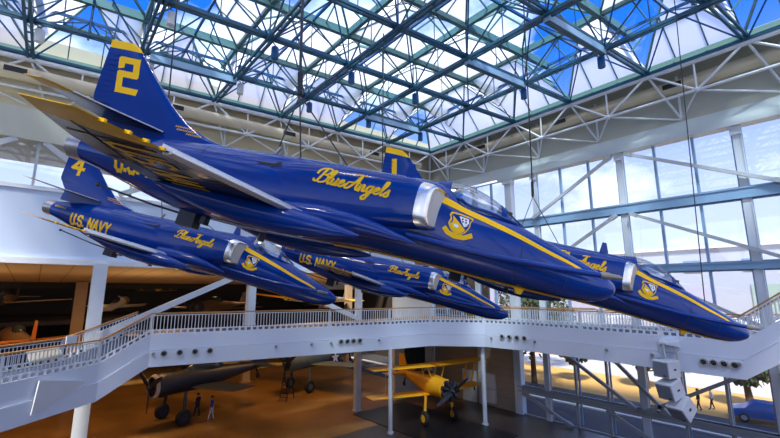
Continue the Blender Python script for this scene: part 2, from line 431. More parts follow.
for k, (z0, z1) in enumerate(BEAMS):
    yb = YB if z0 > -2 else 18.7
    mb = MB(); mb.box(XR - .28, XR + .15, YF, yb, z0, z1); mb.box(XR - .34, XR + .18, YF, yb, z1 - .08, z1); mb.box(XR - .34, XR + .18, YF, yb, z0, z0 + .08)
    struct(mb.build('trim_%d' % (7 + k), M['frame'] if z0 > -5 else M['lowframe']))
for k in range(len(COLY) - 1):
    y1, y0 = COLY[k], COLY[k + 1]
    for (z0, z1) in TIERS:
        if y0 >= 18.7 and z0 < -2.4: continue
        nwin += 1
        o = struct(empty('window_%d' % nwin, (XR, y0, z0)))
        L = y1 - y0; h = z1 - z0; nm = 3 if L > 5 else 2 if L > 3 else 1
        mb = MB()
        for q in range(1, nm): mb.box(-.1, .12, L * q / nm - .07, L * q / nm + .07, 0, h)
        mb.box(-.06, .08, .18, .26, 0, h); mb.box(-.06, .08, L - .26, L - .18, 0, h)
        mb.box(-.06, .08, .18, L - .18, 0, .08); mb.box(-.06, .08, .18, L - .18, h - .08, h)
        mb.build('window_frame', M['frame'] if z0 > -5 else M['lowframe'], o)
        if z0 < -2.4:
            mb = MB()
            for q in range(1, nm): mb.box(.5, .62, L * q / nm - .05, L * q / nm + .05, 0, h)
            mb.build('outer_mullion', M['frame'], o)
        mb = MB(); mb.box(.02, .035, .2, L - .2, .05, h - .05); mb.build('window_glass', M['glass'], o)
BR = [((9.35, 9.35), (1.7, 5.75), 'grey diagonal brace in the upper glazing, right of the middle column'),
      ((10.2, 9.35), (16.4, 5.75), 'grey diagonal brace in the upper glazing, left of the middle column'),
      ((9.4, 5.15), (2.0, 1.6), 'grey diagonal brace in the second tier of glazing, right of the middle column'),
      ((10.2, 5.15), (16.2, 1.6), 'grey diagonal brace in the second tier of glazing, left of the middle column'),
      ((9.4, 1.2), (2.8, -2.3), 'grey diagonal brace in the third tier of glazing, behind the lead jet nose'),
      ((16.0, -3.6), (10.2, -7.4), 'dark diagonal brace under the walkway, in front of the sunlit lawn at the middle'),
      ((3.8, -4.0), (9.6, -7.4), 'dark diagonal brace under the walkway behind the white speakers'),
      ((3.2, -4.2), (-2.4, -7.4), 'dark diagonal brace under the walkway at the right edge of the photo'),
      ((12.0, -3.8), (8.4, -7.4), 'thin grey diagonal brace under the walkway crossing the sunlit lawn'),
      ((18.2, -7.8), (14.4, FLOOR + .1), 'dark diagonal brace at floor level right of the wide blue white pillar'),
      ((12.0, -7.8), (8.8, FLOOR + .1), 'dark diagonal brace at floor level below the white speakers')]
for (ya, za), (yb, zb), lab in BR:
    p = V(XR - .45, ya, za); q = V(XR - .45, yb, zb)
    mb = MB(); mb.beam(V(0, 0, 0), q - p, .2, .2, up=(1, 0, 0)); 
    d = (q - p).normalized()
    mb.beam(d * .05, d * .5, .26, .3, up=(1, 0, 0)); mb.beam(q - p - d * .5, q - p - d * .05, .26, .3, up=(1, 0, 0))
    tag(mb.build('diagonal_brace', M['brace'] if za > -3 else M['lowframe'], loc=p), lab, 'brace', 'window wall braces')
# solid part of the right wall under the walkway + back corner room wall
mb = MB(); mb.box(XR - .05, XR + .3, 19.0, YB, FLOOR, -2.4)
struct(mb.build('wall_right_lower', M['siding']))
mb = MB(); mb.box(24.9, XR, YB, YB + .3, FLOOR, 1.6)
struct(mb.build('wall_back_corner', M['offwhite']))
o = struct(empty('window_%d' % (nwin + 1), (26.2, YB - .02, -6.6))); nwin += 1
mb = MB(); mb.box(-.1, 2.5, -.06, .02, -.1, 0); mb.box(-.1, 2.5, -.06, .02, 1.6, 1.7); mb.box(-.1, 0, -.06, .02, 0, 1.6); mb.box(1.15, 1.25, -.06, .02, 0, 1.6); mb.box(2.4, 2.5, -.06, .02, 0, 1.6)
mb.build('window_frame', M['black'], o)
mb = MB(); mb.box(0, 2.4, -.02, 0, 0, 1.6); mb.build('window_glass', M['carglass'], o)
o = struct(empty('door_1', (XR - .06, 22.9, FLOOR)))
mb = MB(); mb.box(-.08, 0, 0, 1.5, 0, 2.6); mb.build('door_leaf', M['white'], o)
mb = MB(); mb.box(-.14, -.08, .12, .22, 1.0, 1.3); mb.build('door_handle', M['black'], o)
o = struct(empty('window_%d' % (nwin + 1), (XR - .06, 20.9, FLOOR + .2))); nwin += 1
mb = MB(); mb.box(-.08, 0, 0, 1.3, 0, .1); mb.box(-.08, 0, 0, 1.3, 2.3, 2.4); mb.box(-.08, 0, 0, .1, 0, 2.4); mb.box(-.08, 0, 1.2, 1.3, 0, 2.4); mb.box(-.08, 0, .1, 1.2, 1.1, 1.2)
mb.build('window_frame', M['colm'], o)
mb = MB(); mb.box(-.03, -.02, .1, 1.2, .1, 2.3); mb.build('window_glass', M['white_paint'], o)
# unseen sides of the atrium (left and behind the camera): upper parts left open to light the fascia
sbox('wall_left', M['bulk'], XL - .4, XL, YF, YB + 4, FLOOR, 4.)
sbox('wall_left_top', M['bulk'], XL - .4, XL, YF, YB + 4, 10., 15.2)
sbox('wall_front', M['panel'], XL, XR, YF - .4, YF, FLOOR, -3.)
sbox('wall_front_top', M['panel'], XL, XR, YF - .4, YF, 10.5, 15.2)
for k in range(10):
    sbox('pillar_front', M['colm'], XL + k * 4.6, XL + k * 4.6 + .4, YF - .3, YF, -3., 10.5)

# ------------------------------------------------------------------ hall behind
mb = MB(); mb.add([V(XL - 4, YB, 1.45), V(27.5, YB, 1.45), V(27.5, 46, .75), V(XL - 4, 46, .75)], [(0, 1, 2, 3)])
struct(mb.build('ceiling_hall', M['soffit']))
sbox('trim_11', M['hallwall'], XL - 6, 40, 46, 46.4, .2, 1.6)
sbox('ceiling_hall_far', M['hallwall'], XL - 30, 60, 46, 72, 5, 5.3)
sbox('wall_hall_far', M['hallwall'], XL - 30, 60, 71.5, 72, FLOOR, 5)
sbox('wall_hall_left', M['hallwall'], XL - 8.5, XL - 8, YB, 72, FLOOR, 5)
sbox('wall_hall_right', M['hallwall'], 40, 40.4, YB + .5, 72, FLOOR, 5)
sbox('floor_hall_apron', M['floor'], XR + .3, 40, YB + .5, 72, FLOOR - .3, FLOOR)
mb = MB(); mb.box(-.3, .3, -.25, .25, -1., 3.85)
for (x, y, z0, z1, w, m) in ((2.55, YB - .25, FLOOR, 1.5, .32, 'colm'), (11.3, YB - .25, DECK, 1.5, .27, 'colm'), (20.6, YB - .25, FLOOR, 1.5, .25, 'colm'),
                             (2.9, 44, FLOOR, .8, .42, 'tan'), (17.8, 44, FLOOR, .8, .4, 'tan'), (31, 44, FLOOR, .8, .4, 'tan')):
    mb = MB(); mb.box(-w, w, -w * .8, w * .8, 0, z1 - z0); mb.box(-w * 1.25, w * 1.25, -w, w, 0, .12)
    struct(mb.build('pillar_back', M[m], loc=(x, y, z0)))
for (p, q, lab) in ((V(10.8, YB - .5, 1.3), V(2.8, YB - .5, -2.4), 'white diagonal brace running down left to the walkway stairs'),
                    (V(11.8, YB - .5, 1.3), V(20.2, YB - .5, -2.2), 'white diagonal brace running down right behind the middle jets')):
    mb = MB(); mb.beam(V(0, 0, 0), q - p, .3, .34); d = (q - p).normalized(); mb.beam(d * .1, d * .7, .36, .44)
    tag(mb.build('diagonal_brace', M['colm'], loc=p), lab, 'brace', 'walkway braces')

# ------------------------------------------------------------------ walkway
FP = [(-6.0, 16.6, -3.42), (-.63, 21.36, -3.42), (2.66, 24.34, -3.42), (4.96, 25.5, -2.3), (14.84, 23.1, -2.3), (19.15, 22.03, -2.3), (22.65, 21.4, -2.3),
      (25.32, 18.49, -2.3), (25.75, 15.08, -2.3), (25.5, 11.51, -2.3), (25.26, 7.2, -2.3), (25.12, 3.89, -2.3), (25.05, -.4, .75)]
FP = [Vector(p) for p in FP]
def offs(pts, d):
    out = []
    for i, p in enumerate(pts):
        ns = []
        if i: e = pts[i] - pts[i - 1]; ns.append(V(-e.y, e.x, 0).normalized())
        if i < len(pts) - 1: e = pts[i + 1] - pts[i]; ns.append(V(-e.y, e.x, 0).normalized())
        n = sum(ns, V(0, 0, 0)).normalized(); c = max(n.dot(ns[0]), .6)
        out.append(p + n * d / c)
    return out
BPk = offs(FP, 2.5)
def strip(mb, A, B, za, zb, mi=0):
    """solid wall between polylines A (front) and B (back), from za to zb relative to their z"""
    for i in range(len(A) - 1):
        mb.hexa([A[i] + V(0, 0, za), A[i + 1] + V(0, 0, za), B[i + 1] + V(0, 0, za), B[i] + V(0, 0, za)],
                [A[i] + V(0, 0, zb), A[i + 1] + V(0, 0, zb), B[i + 1] + V(0, 0, zb), B[i] + V(0, 0, zb)], mi)
wk = struct(empty('walkway_floor', FP[4]))
inv = Vector(FP[4])
L_ = lambda ps: [p - inv for p in ps]
mb = MB(); strip(mb, L_(offs(FP, .12)), L_(BPk), -.3, -.02); mb.build('deck', M['deck'], wk)
mb = MB(); strip(mb, L_(FP), L_(offs(FP, .14)), -.85, 0.0)
mb.build('fascia_upper', M['fascia'], wk, 25)
mb = MB(); strip(mb, L_(offs(FP, -.07)), L_(offs(FP, .2)), -1.72, -.87)
mb.build('fascia_lower', M['fascia'], wk, 25)
mb = MB(); strip(mb, L_(offs(FP, .0)), L_(BPk), -1.7, -1.5); mb.build('underside', M['white'], wk)
mb = MB(); strip(mb, L_(offs(FP, 2.4)), L_(BPk), -1.7, 0.02); mb.build('fascia_rear', M['white'], wk)
# fill between rear edge and the walls
mb = MB(); mb.add([V(4, 26, -2.4), V(22, 23.5, -2.4), V(30, 20, -2.4), V(30, YB, -2.4), V(4, YB, -2.4)], [(0, 1, 2, 3, 4)]); 
mb.add([V(28.0, 3.9, -2.4), V(30, 4.0, -2.4), V(30, 20.4, -2.4), V(27.5, 20.4, -2.4)], [(0, 1, 2, 3)])
struct(mb.build('walkway_floor_rear', M['tan']))
# walkway posts to the ground
for (x, y, r) in ((25.55, 18.9, .16), (19.2, 22.05, .14)):
    mb = MB(); mb.tube(V(0, 0, 0), V(0, 0, -3.95 - FLOOR + (-1.0 if x < 4 else 0)), r, 14); mb.tube(V(0, 0, 0), V(0, 0, .1), r * 1.5, 14)
    struct(mb.build('pillar_walkway', M['colm'], smooth=40, loc=(x, y, FLOOR)))

def railing(pts, label, mdark=False):
    o = empty('railing', pts[0]); tag(o, label, 'railing', 'walkway railings'); inv = Vector(pts[0])
    P = [p - inv for p in pts]
    mb = MB(); 
    for a, b in zip(P, P[1:]): mb.beam(a + V(0, 0, 1.08), b + V(0, 0, 1.08), .10, .07)
    mb.build('handrail', M['wood'], o, 40)
    mb = MB()
    for a, b in zip(P, P[1:]):
        mb.beam(a + V(0, 0, .19), b + V(0, 0, .19), .07, .06); mb.beam(a + V(0, 0, .98), b + V(0, 0, .98), .05, .04)
    mb.build('rail', M['white'], o)
    for a, b in zip(P, P[1:]):
        L = (b - a).length; n = max(2, int(L / .17)); mb = MB()
        for k in range(n):
            c = a + (b - a) * (k + .5) / n
            mb.box(c.x - .018, c.x + .018, c.y - .018, c.y + .018, c.z + .19, c.z + 1.0)
            if k % 2 == 0: mb.beam(c, c + V(0, 0, .19), .1, .1)
        mb.build('baluster_panel', M['white'], o)
        mb = MB(); mb.beam(a, a + V(0, 0, 1.06), .07, .07); mb.build('post', M['white'], o)
    return o
r0 = offs(FP, .08)
railing(r0[3:7], 'long front railing with wooden handrail on the back walkway, below the middle jets')
railing(r0[6:8], 'short front railing on the angled walkway corner behind the second row jet noses')
railing(r0[7:-1], 'front railing with wooden handrail on the walkway along the window wall')
railing(r0[-2:], 'front railing rising with the stairs at the right edge of the photo')
railing(r0[2:4], 'sloping front railing on the short stair flight at left')
railing(r0[0:3], 'front railing on the lower landing at the left edge of the photo')
r1 = offs(FP, 2.42)
railing(r1[7:-1], 'rear railing of the walkway nearest the window wall')
railing(r1[-2:], 'rear railing rising with the stairs at the right edge of the photo')
railing(r1[2:4], 'sloping rear railing on the short stair flight at left')
railing(r1[0:3], 'rear railing on the lower landing, behind the tilted information panel')
# placard + notice on the left railings
mb = MB(); mb.hexa([V(-.7, -.2, 0), V(.7, -.2, 0), V(.7, -.16, 0), V(-.7, -.16, 0)], [V(-.7, .1, .5), V(.7, .1, .5), V(.7, .14, .5), V(-.7, .14, .5)])
o = tag(mb.build('information_panel', M['greypl'], loc=(.55, 22.75, -2.85)), 'grey tilted information panel on the lower left landing railing', 'information panel'); o.rotation_euler = (0, 0, .7)
mb = MB(); mb.box(-.25, .25, -.02, .02, 0, .34)
o = tag(mb.build('paper_notice', M['paper'], loc=(1.42, 23.3, -2.30)), 'small white paper notice standing on the front handrail of the left landing', 'notice'); o.rotation_euler = (0, 0, .7)

mb = MB(); pA, pB = FP[1], FP[2]; e_ = (pB - pA).normalized(); n_ = V(e_.y, -e_.x, 0)
c4 = [pA + e_ * 1.25 + V(0, 0, -1.42), pA + e_ * 3.55 + V(0, 0, -.72), pA + e_ * 3.55 + V(0, 0, -.62), pA + e_ * 1.4 + V(0, 0, -.15)]
mb.hexa([p + n_ * .1 for p in c4], [p + n_ * .16 for p in c4])
tag(mb.build('wedge_panel', M['speaker']), 'pale wedge shaped panel on the left landing fascia', 'panel')
# round spotlights in the fascia, groups of four, and small fittings
def on_fascia(i, f, z):
    a, b = FP[i], FP[i + 1]; p = a + (b - a) * f; e = (b - a); n = V(e.y, -e.x, 0).normalized()
    return V(p.x, p.y, z) + n * .07, n
def spot(p, n, r, label, group):
    o = empty('fascia_spotlight', p); o.rotation_euler = n.to_track_quat('Z', 'Y').to_euler()
    tag(o, label, 'spotlight', group)
    mb = MB(); mb.lathe([(-.02, r), (.10, r), (.12, r * .95), (.12, r * .78), (.06, r * .7)], axis='z', n=18, cap=False); mb.build('housing', M['greypl'], o, 40)
    mb = MB(); mb.lathe([(.05, r * .75), (.08, r * .5), (.09, .001)], axis='z', n=18); mb.build('lens', M['carglass'], o, 40)
    return o
SP = [('at the left end of the back walkway fascia', [(3, f) for f in (.07, .145, .22, .295)], -3.35),
      ('on the back walkway fascia by the middle pillar', [(4, f) for f in (.17, .27, .37, .47)], -3.3),
      ('on the fascia just past the angled corner', [(7, f) for f in (.42, .58, .74, .90)], -3.2),
      ('on the fascia right of the white speakers', [(10, f) for f in (.54, .66, .78, .90)], -3.42)]
POS = ['leftmost', 'second from left', 'third from left', 'rightmost']
for where, lst, z in SP:
    for k, (i, f) in enumerate(lst):
        p, n = on_fascia(i, f, z); spot(p, n, .17, 'round spotlight %s, %s of four' % (where, POS[k]), 'fascia spotlights in fours')
SM = [(3, .02, 'left of the first four spotlights'), (3, .66, 'under the pale patch on the back walkway'), (3, .88, 'on the back walkway, left of the first pair'), (4, .02, 'of a pair on the back walkway'),
      (4, .8, 'right of the second four spotlights'), (7, .18, 'left of the corner four spotlights'), (8, .12, 'right of the corner four spotlights'), (9, .35, 'left of the white speakers on the right fascia'), (9, .9, 'nearest the speaker bracket, on its left'),
      (10, .95, 'at the right end of the right fascia')]
for i, f, w in SM:
    p, n = on_fascia(i, f, -3.35)
    o = empty('fascia_fitting', p); o.rotation_euler = n.to_track_quat('Z', 'Y').to_euler(); tag(o, 'small dark round fitting ' + w, 'fitting', 'small fascia fittings')
    mb = MB(); mb.lathe([(0, .09), (.1, .08), (.16, .05)], axis='z', n=12); mb.build('body', M['burnt'], o, 40)
    mb = MB(); mb.lathe([(0, .12), (.02, .12)], axis='z', n=12); mb.build('flange', M['white'], o, 40)

# ------------------------------------------------------------------ loudspeakers
def loudspeaker(c, rot, label, w=.86, h=.80, d=.9):
    o = empty('loudspeaker', c, rot); tag(o, label, 'loudspeaker', 'white loudspeaker array')
    mb = MB(); mb.hexa([V(-w / 2, -d / 2, -h / 2), V(w / 2, -d / 2, -h / 2), V(w / 2 * .82, d / 2, -h / 2), V(-w / 2 * .82, d / 2, -h / 2)],
                       [V(-w / 2, -d / 2, h / 2), V(w / 2, -d / 2, h / 2), V(w / 2 * .82, d / 2, h / 2), V(-w / 2 * .82, d / 2, h / 2)])
    b = mb.build('cabinet', M['speaker'], o)
    bv = b.modifiers.new('b', 'BEVEL'); bv.width = .03; bv.segments = 2
    mb = MB(); mb.box(-w / 2 + .06, w / 2 - .06, -d / 2 - .03, -d / 2 + .01, -h / 2 + .06, h / 2 - .06); mb.build('grille', M['grille'], o)
    for s in (-1, 1):
        mb = MB(); mb.box(s * w * .46 - .02, s * w * .46 + .02, -.08, .08, -.04, .04); mb.build('side_handle', M['black'], o)
    mb = MB(); mb.box(.14, .28, -d / 2 - .045, -d / 2 - .03, -h / 2 + .1, -h / 2 + .15); mb.build('badge', M['black'], o)
loudspeaker((24.3, 6.78, -3.82), (.03, 0, math.radians(-112)), 'white loudspeaker hanging from the fascia, topmost of three')
loudspeaker((24.25, 6.72, -4.76), (.30, 0, math.radians(-112)), 'white loudspeaker tilted down, middle of three below the fascia')
loudspeaker((24.4, 6.38, -5.60), (.66, 0, math.radians(-112)), 'white loudspeaker tilted steeply, lowest of three below the fascia')
o = empty('speaker_bracket', (25.1, 6.9, -2.75)); tag(o, 'white bracket arm on the walkway fascia holding the speakers', 'bracket')
mb = MB(); mb.hexa([V(-1.0, -.25, .12), V(.15, -.55, -.1), V(.15, .35, -.1), V(-1.0, .05, .12)], [V(-1.0, -.25, .2), V(.15, -.55, .2), V(.15, .35, .2), V(-1.0, .05, .2)]); mb.build('arm', M['speaker'], o)
mb = MB(); mb.tube(V(-.95, -.1, .14), V(-.95, -.12, -.55), .05, 8); mb.tube(V(-.8, .2, .14), V(-.8, .1, -.5), .03, 8); mb.build('drop_rod', M['brace'], o, 40)
mb = MB(); mb.tube(V(-.45, -.5, -.3), V(-.6, -.6, -2.2), .035, 6); mb.tube(V(.05, -.2, 0), V(-.45, -.5, -.3), .03, 6); mb.build('cable', M['greypl'], o, 40)

# ------------------------------------------------------------------ the jets
def interp(tab, x):
    """tab: list of (x, ...) with x descending (nose 0 to tail negative); smooth Catmull-Rom"""
    if x >= tab[0][0]: return tab[0][1:]
    if x <= tab[-1][0]: return tab[-1][1:]
    for i in range(len(tab) - 1):
        if tab[i][0] >= x >= tab[i + 1][0]: break
    p1, p2 = tab[i], tab[i + 1]; p0 = tab[max(i - 1, 0)]; p3 = tab[min(i + 2, len(tab) - 1)]
    h = p2[0] - p1[0]; t = (x - p1[0]) / h; out = []
    for k in range(1, len(p1)):
        d = (p2[k] - p1[k]) / h
        d0 = (p1[k] - p0[k]) / (p1[0] - p0[0]) if p1[0] != p0[0] else d
        d1 = (p3[k] - p2[k]) / (p3[0] - p2[0]) if p3[0] != p2[0] else d
        m1 = 0 if d0 * d <= 0 else 2 * d0 * d / (d0 + d); m2 = 0 if d1 * d <= 0 else 2 * d1 * d / (d1 + d)
        if p1 is p0: m1 = d
        if p3 is p2: m2 = d
        t2, t3 = t * t, t * t * t
        out.append((2 * t3 - 3 * t2 + 1) * p1[k] + (t3 - 2 * t2 + t) * h * m1 + (-2 * t3 + 3 * t2) * p2[k] + (t3 - t2) * h * m2)
    return out
#        x,    top,  bottom, halfwidth, z of max width, exponent
FUS = [(0., -.25, -.29, .02, -.27, 2.), (-.05, -.16, -.38, .11, -.27, 2.), (-.15, -.09, -.46, .185, -.27, 2.), (-.35, .0, -.56, .27, -.27, 2.),
       (-.7, .12, -.63, .37, -.25, 2.1), (-1.15, .26, -.66, .46, -.21, 2.2), (-1.6, .40, -.66, .53, -.15, 2.3), (-2.0, .52, -.655, .58, -.1, 2.4),
       (-2.5, .60, -.65, .62, -.05, 2.5), (-3.2, .68, -.64, .66, 0., 2.6), (-3.6, 1.00, -.635, .67, .03, 2.5), (-3.95, 1.05, -.635, .68, .05, 2.5), (-4.4, 1.03, -.64, .74, .07, 2.5),
       (-5., .97, -.66, .86, .07, 2.5), (-5.8, .93, -.72, .91, .05, 2.5), (-6.8, .88, -.78, .90, .02, 2.4), (-7.7, .82, -.81, .84, 0., 2.3),
       (-8.6, .77, -.80, .72, 0., 2.2), (-9.5, .70, -.68, .60, 0., 2.1), (-10.4, .58, -.48, .47, .02, 2.), (-11.1, .44, -.32, .37, .03, 2.), (-11.5, .36, -.24, .30, .05, 2.)]
def section(x, n=44, grow=0.):
    top, bot, w, zc, e = interp(FUS, x); r = []
    for i in range(n):
        t = 2 * PI * i / n; c, s = math.cos(t), math.sin(t)
        y = (w + grow) * math.copysign(abs(c) ** (2 / e), c)
        hh = (top - zc) if s >= 0 else (zc - bot)
        z = zc + (hh + grow) * math.copysign(abs(s) ** (2 / e), s)
        r.append(V(x, y, z))
    return r
def frange(a, b, n): return [a + (b - a) * i / n for i in range(n + 1)]

xs = [0., -.02, -.05, -.1, -.15, -.24, -.35, -.5] + frange(-.7, -3.2, 16) + frange(-3.3, -4.4, 8) + frange(-4.6, -11.5, 30)
fusMB = MB(); fusMB.loft([section(x) for x in xs])
# canopy profile: x, top z, half width
CANP = [(-1.93, .52, .10), (-2.2, .70, .30), (-2.5, .90, .37), (-2.9, 1.07, .42), (-3.3, 1.16, .42), (-3.6, 1.15, .37), (-3.85, 1.08, .27)]
def can_ring(x, n=16, g=0.):
    top, w = interp(CANP, x)[:2]; base = interp(FUS, x)[0] - .14 if x > -3.45 else .62
    base = min(base, .62); out = []
    for i in range(n + 1):
        t = PI * i / n
        out.append(V(x, (w + g) * math.copysign(abs(math.cos(t)) ** .8, math.cos(t)), base + (top + g - base) * math.sin(t) ** .8))
    return out
NACz = 0
def nac_ring(x, sgn, shrink=0., n=28):
    """rounded D of the intake trunk"""
    T = [(-3.98, .76, -.08, .46, .98), (-4.4, .80, -.16, .42, .99), (-5., .78, -.28, .36, .985), (-5.8, .72, -.36, .30, .96), (-6.6, .62, -.4, .25, .91), (-7.4, .5, -.4, .2, .82)]
    top, bot, yi, yo = interp(T, x); zc = (top + bot) / 2; yc = (yi + yo) / 2; out = []
    for i in range(n):
        t = 2 * PI * i / n; c, s = math.cos(t), math.sin(t); e = 2 / 3.2
        yy = yc + ((yo - yi) / 2 - shrink) * math.copysign(abs(c) ** e, c)
        sh = .85 * (.98 - yy) * max(0, 1 - max(0, -4.2 - x) / 1.2)
        out.append(V(x + sh, sgn * yy, zc + ((top - bot) / 2 - shrink) * math.copysign(abs(s) ** e, s)))
    return out
surfMB = MB(); surfMB.add(fusMB.v, fusMB.f)
for s in (-1, 1): surfMB.loft([nac_ring(x, s) for x in frange(-4.05, -7.4, 14)])
# fin surface for decals
def fin_pts(z):
    LE = [(.6, -8.2), (.80, -8.45), (.88, -8.94), (1.1, -9.47), (1.44, -9.97), (1.95, -10.54), (2.7, -11.33)]
    le = None
    for (z0, x0), (z1, x1) in zip(LE, LE[1:]):
        if z0 <= z <= z1: le = x0 + (x1 - x0) * (z - z0) / (z1 - z0)
    if le is None: le = LE[-1][1] if z > 2.7 else LE[0][1]
    if z > 2.7: le = -11.33 - (z - 2.7) * 2.2
    te = -11.55 if z < .9 else -11.62 + (z - .93) * -.9 if z < 1.3 else -11.95 - (z - 1.3) * .09
    return le, te
def foil(le, te, th, n=9, mode='fin', at=0., z=0.):
    """closed ring of an aerofoil between le and te"""
    up = []; 
    for i in range(n + 1):
        t = (1 - math.cos(PI * i / n)) / 2
        y = th * (1.48 * math.sqrt(t) - .63 * t - 1.758 * t * t + 1.4215 * t ** 3 - .5075 * t ** 4)
        up.append((le + (te - le) * t, max(y, .004)))
    ring = [(x, y) for x, y in up] + [(x, -y) for x, y in reversed(up[1:])]
    if mode == 'fin': return [V(x, y + at, z) for x, y in ring]
    return [V(x, at, z + y) for x, y in ring]
finz = [.45, .7, .80, .88, 1.0, 1.1, 1.28, 1.44, 1.7, 1.95, 2.2, 2.45, 2.58]
finMB = MB(); finMB.loft([foil(*fin_pts(z), .10 - .025 * z, 9, 'fin', 0., z) for z in finz])
surfMB.add(finMB.v, finMB.f)
SURF = BVHTree.FromPolygons([Vector(v) for v in surfMB.v], surfMB.f)
def proj_side(x, z, off=.008):
    h, n, _, _ = SURF.ray_cast(V(x, -4, z), V(0, 1, 0))
    if h is None: return None
    if n.y > 0: n = -n
    return h + n * off
# wing planform
W0, WT = .55, 4.19
def wing_le(y): return -5.66 - (y - W0) * (7.96 - 5.66) / (WT - W0)
def wing_te(y): return -8.98 - (y - W0) * .10 / 2.35 if y < 2.9 else -9.08 + (y - 2.9) * .46 / 1.29
def wing_z(y): return -.48 + .10 * (y - W0) / (WT - W0)
def wing_ring(y, s):
    le, te = wing_le(y), wing_te(y)
    th = .055 * (le - te) * .55
    if y > 4.15: th *= .4
    return [V(p.x, s * y, p.z) for p in foil(le, te, th, 9, 'wing', y, wing_z(y))]
def wing_ring_slant(yl, yt, s):
    """ring whose leading edge sits at yl and trailing edge at yt"""
    a, b = wing_ring(yl, s), wing_ring(yt, s); n = len(a); out = []
    for i in range(n):
        k = i if i <= 9 else n - i; t = (1 - math.cos(PI * k / 9)) / 2
        out.append(a[i].lerp(b[i], t))
    return out
def wing_under(x, y):
    le, te = wing_le(y), wing_te(y); t = (x - le) / (te - le); t = min(max(t, .001), .99)
    th = .055 * (le - te) * .55
    return wing_z(y) - th * (1.48 * math.sqrt(t) - .63 * t - 1.758 * t * t + 1.4215 * t ** 3 - .5075 * t ** 4) - .008

def smooth_poly(pts, sub=5):
    if len(pts) < 3: 
        a, b = pts; return [(a[0] + (b[0] - a[0]) * k / 3, a[1] + (b[1] - a[1]) * k / 3) for k in range(4)]
    out = []
    for i in range(len(pts) - 1):
        p0 = pts[max(i - 1, 0)]; p1 = pts[i]; p2 = pts[i + 1]; p3 = pts[min(i + 2, len(pts) - 1)]
        for k in range(sub):
            t = k / sub
            out.append(tuple(.5 * (2 * p1[c] + (p2[c] - p0[c]) * t + (2 * p0[c] - 5 * p1[c] + 4 * p2[c] - p3[c]) * t * t + (3 * p1[c] - p0[c] - 3 * p2[c] + p3[c]) * t ** 3) for c in (0, 1)))
    out.append(pts[-1]); return out
def dense(pts, step):
    out = [pts[0]]
    for a, b in zip(pts, pts[1:]):
        L = math.hypot(b[0] - a[0], b[1] - a[1]); n = max(1, int(L / step))
        for k in range(1, n + 1): out.append((a[0] + (b[0] - a[0]) * k / n, a[1] + (b[1] - a[1]) * k / n))
    return out
def ribbon(mb, pts, wid, P, taper=False, square=True):
    """2-d polyline with width, each vertex mapped by P"""
    n = len(pts); L = []; R = []
    for i in range(n):
        a = pts[max(i - 1, 0)]; b = pts[min(i + 1, n - 1)]
        dx, dy = b[0] - a[0], b[1] - a[1]; l = math.hypot(dx, dy) or 1
        w = wid / 2 * (1 if not taper else (.55 + .45 * abs(dy) / l))
        ex = 0
        p = pts[i]
        if square and i in (0, n - 1):
            sg = -1 if i == 0 else 1; p = (p[0] + sg * dx / l * wid * .45, p[1] + sg * dy / l * wid * .45)
        L.append(P(p[0] - dy / l * w, p[1] + dx / l * w)); R.append(P(p[0] + dy / l * w, p[1] - dx / l * w))
    for i in range(n - 1):
        q = [L[i], L[i + 1], R[i + 1], R[i]]
        if all(v is not None for v in q): mb.add(q, [(0, 1, 2, 3)])
def fill(mb, poly, P, ny=10, nx=6, mi=0):
    zs = [p[1] for p in poly]; z0, z1 = min(zs), max(zs)
    def span(z):
        xs = []
        for a, b in zip(poly, poly[1:] + poly[:1]):
            if (a[1] - z) * (b[1] - z) <= 0 and a[1] != b[1]:
                xs.append(a[0] + (b[0] - a[0]) * (z - a[1]) / (b[1] - a[1]))
        return (min(xs), max(xs)) if xs else None
    e = (z1 - z0) * 1e-4
    for k in range(ny):
        za, zb = z0 + e + (z1 - z0 - 2 * e) * k / ny, z0 + e + (z1 - z0 - 2 * e) * (k + 1) / ny
        A, B = span(za), span(zb)
        if not A or not B: continue
        for q in range(nx):
            f0, f1 = q / nx, (q + 1) / nx
            pts = [P(A[0] + (A[1] - A[0]) * f0, za), P(A[0] + (A[1] - A[0]) * f1, za), P(B[0] + (B[1] - B[0]) * f1, zb), P(B[0] + (B[1] - B[0]) * f0, zb)]
            if all(p is not None for p in pts): mb.add(pts, [(0, 1, 2, 3)], mi)

BLOCK = {'U': ([[(0, 1), (0, .18), (.14, 0), (.46, 0), (.6, .18), (.6, 1)]], .6), 'S': ([[(.6, .82), (.46, 1), (.14, 1), (0, .84), (0, .64), (.12, .54), (.48, .46), (.6, .36), (.6, .16), (.46, 0), (.14, 0), (0, .18)]], .6),
         'N': ([[(0, 0), (0, 1), (.6, 0), (.6, 1)]], .6), 'A': ([[(0, 0), (.32, 1), (.64, 0)], [(.12, .3), (.52, .3)]], .64), 'V': ([[(0, 1), (.32, 0), (.64, 1)]], .64),
         'Y': ([[(0, 1), (.3, .5), (.6, 1)], [(.3, .5), (.3, 0)]], .6), '.': ([[(.0, .08), (.06, .08)]], .08), ' ': ([], .22),
         '2': ([[(0, 1), (.62, 1), (.62, .53), (0, .53), (0, 0), (.66, 0)], [(0, 1), (0, .8)]], .66), '1': ([[(.2, 1), (.2, 0)]], .4), '4': ([[(.5, 0), (.5, 1), (0, .34), (.72, .34)]], .72),
         '3': ([[(0, 1), (.6, 1), (.6, .52), (.15, .52), (.6, .52), (.6, 0), (0, 0)], [(0, 1), (0, .8)], [(0, 0), (0, .2)]], .6)}
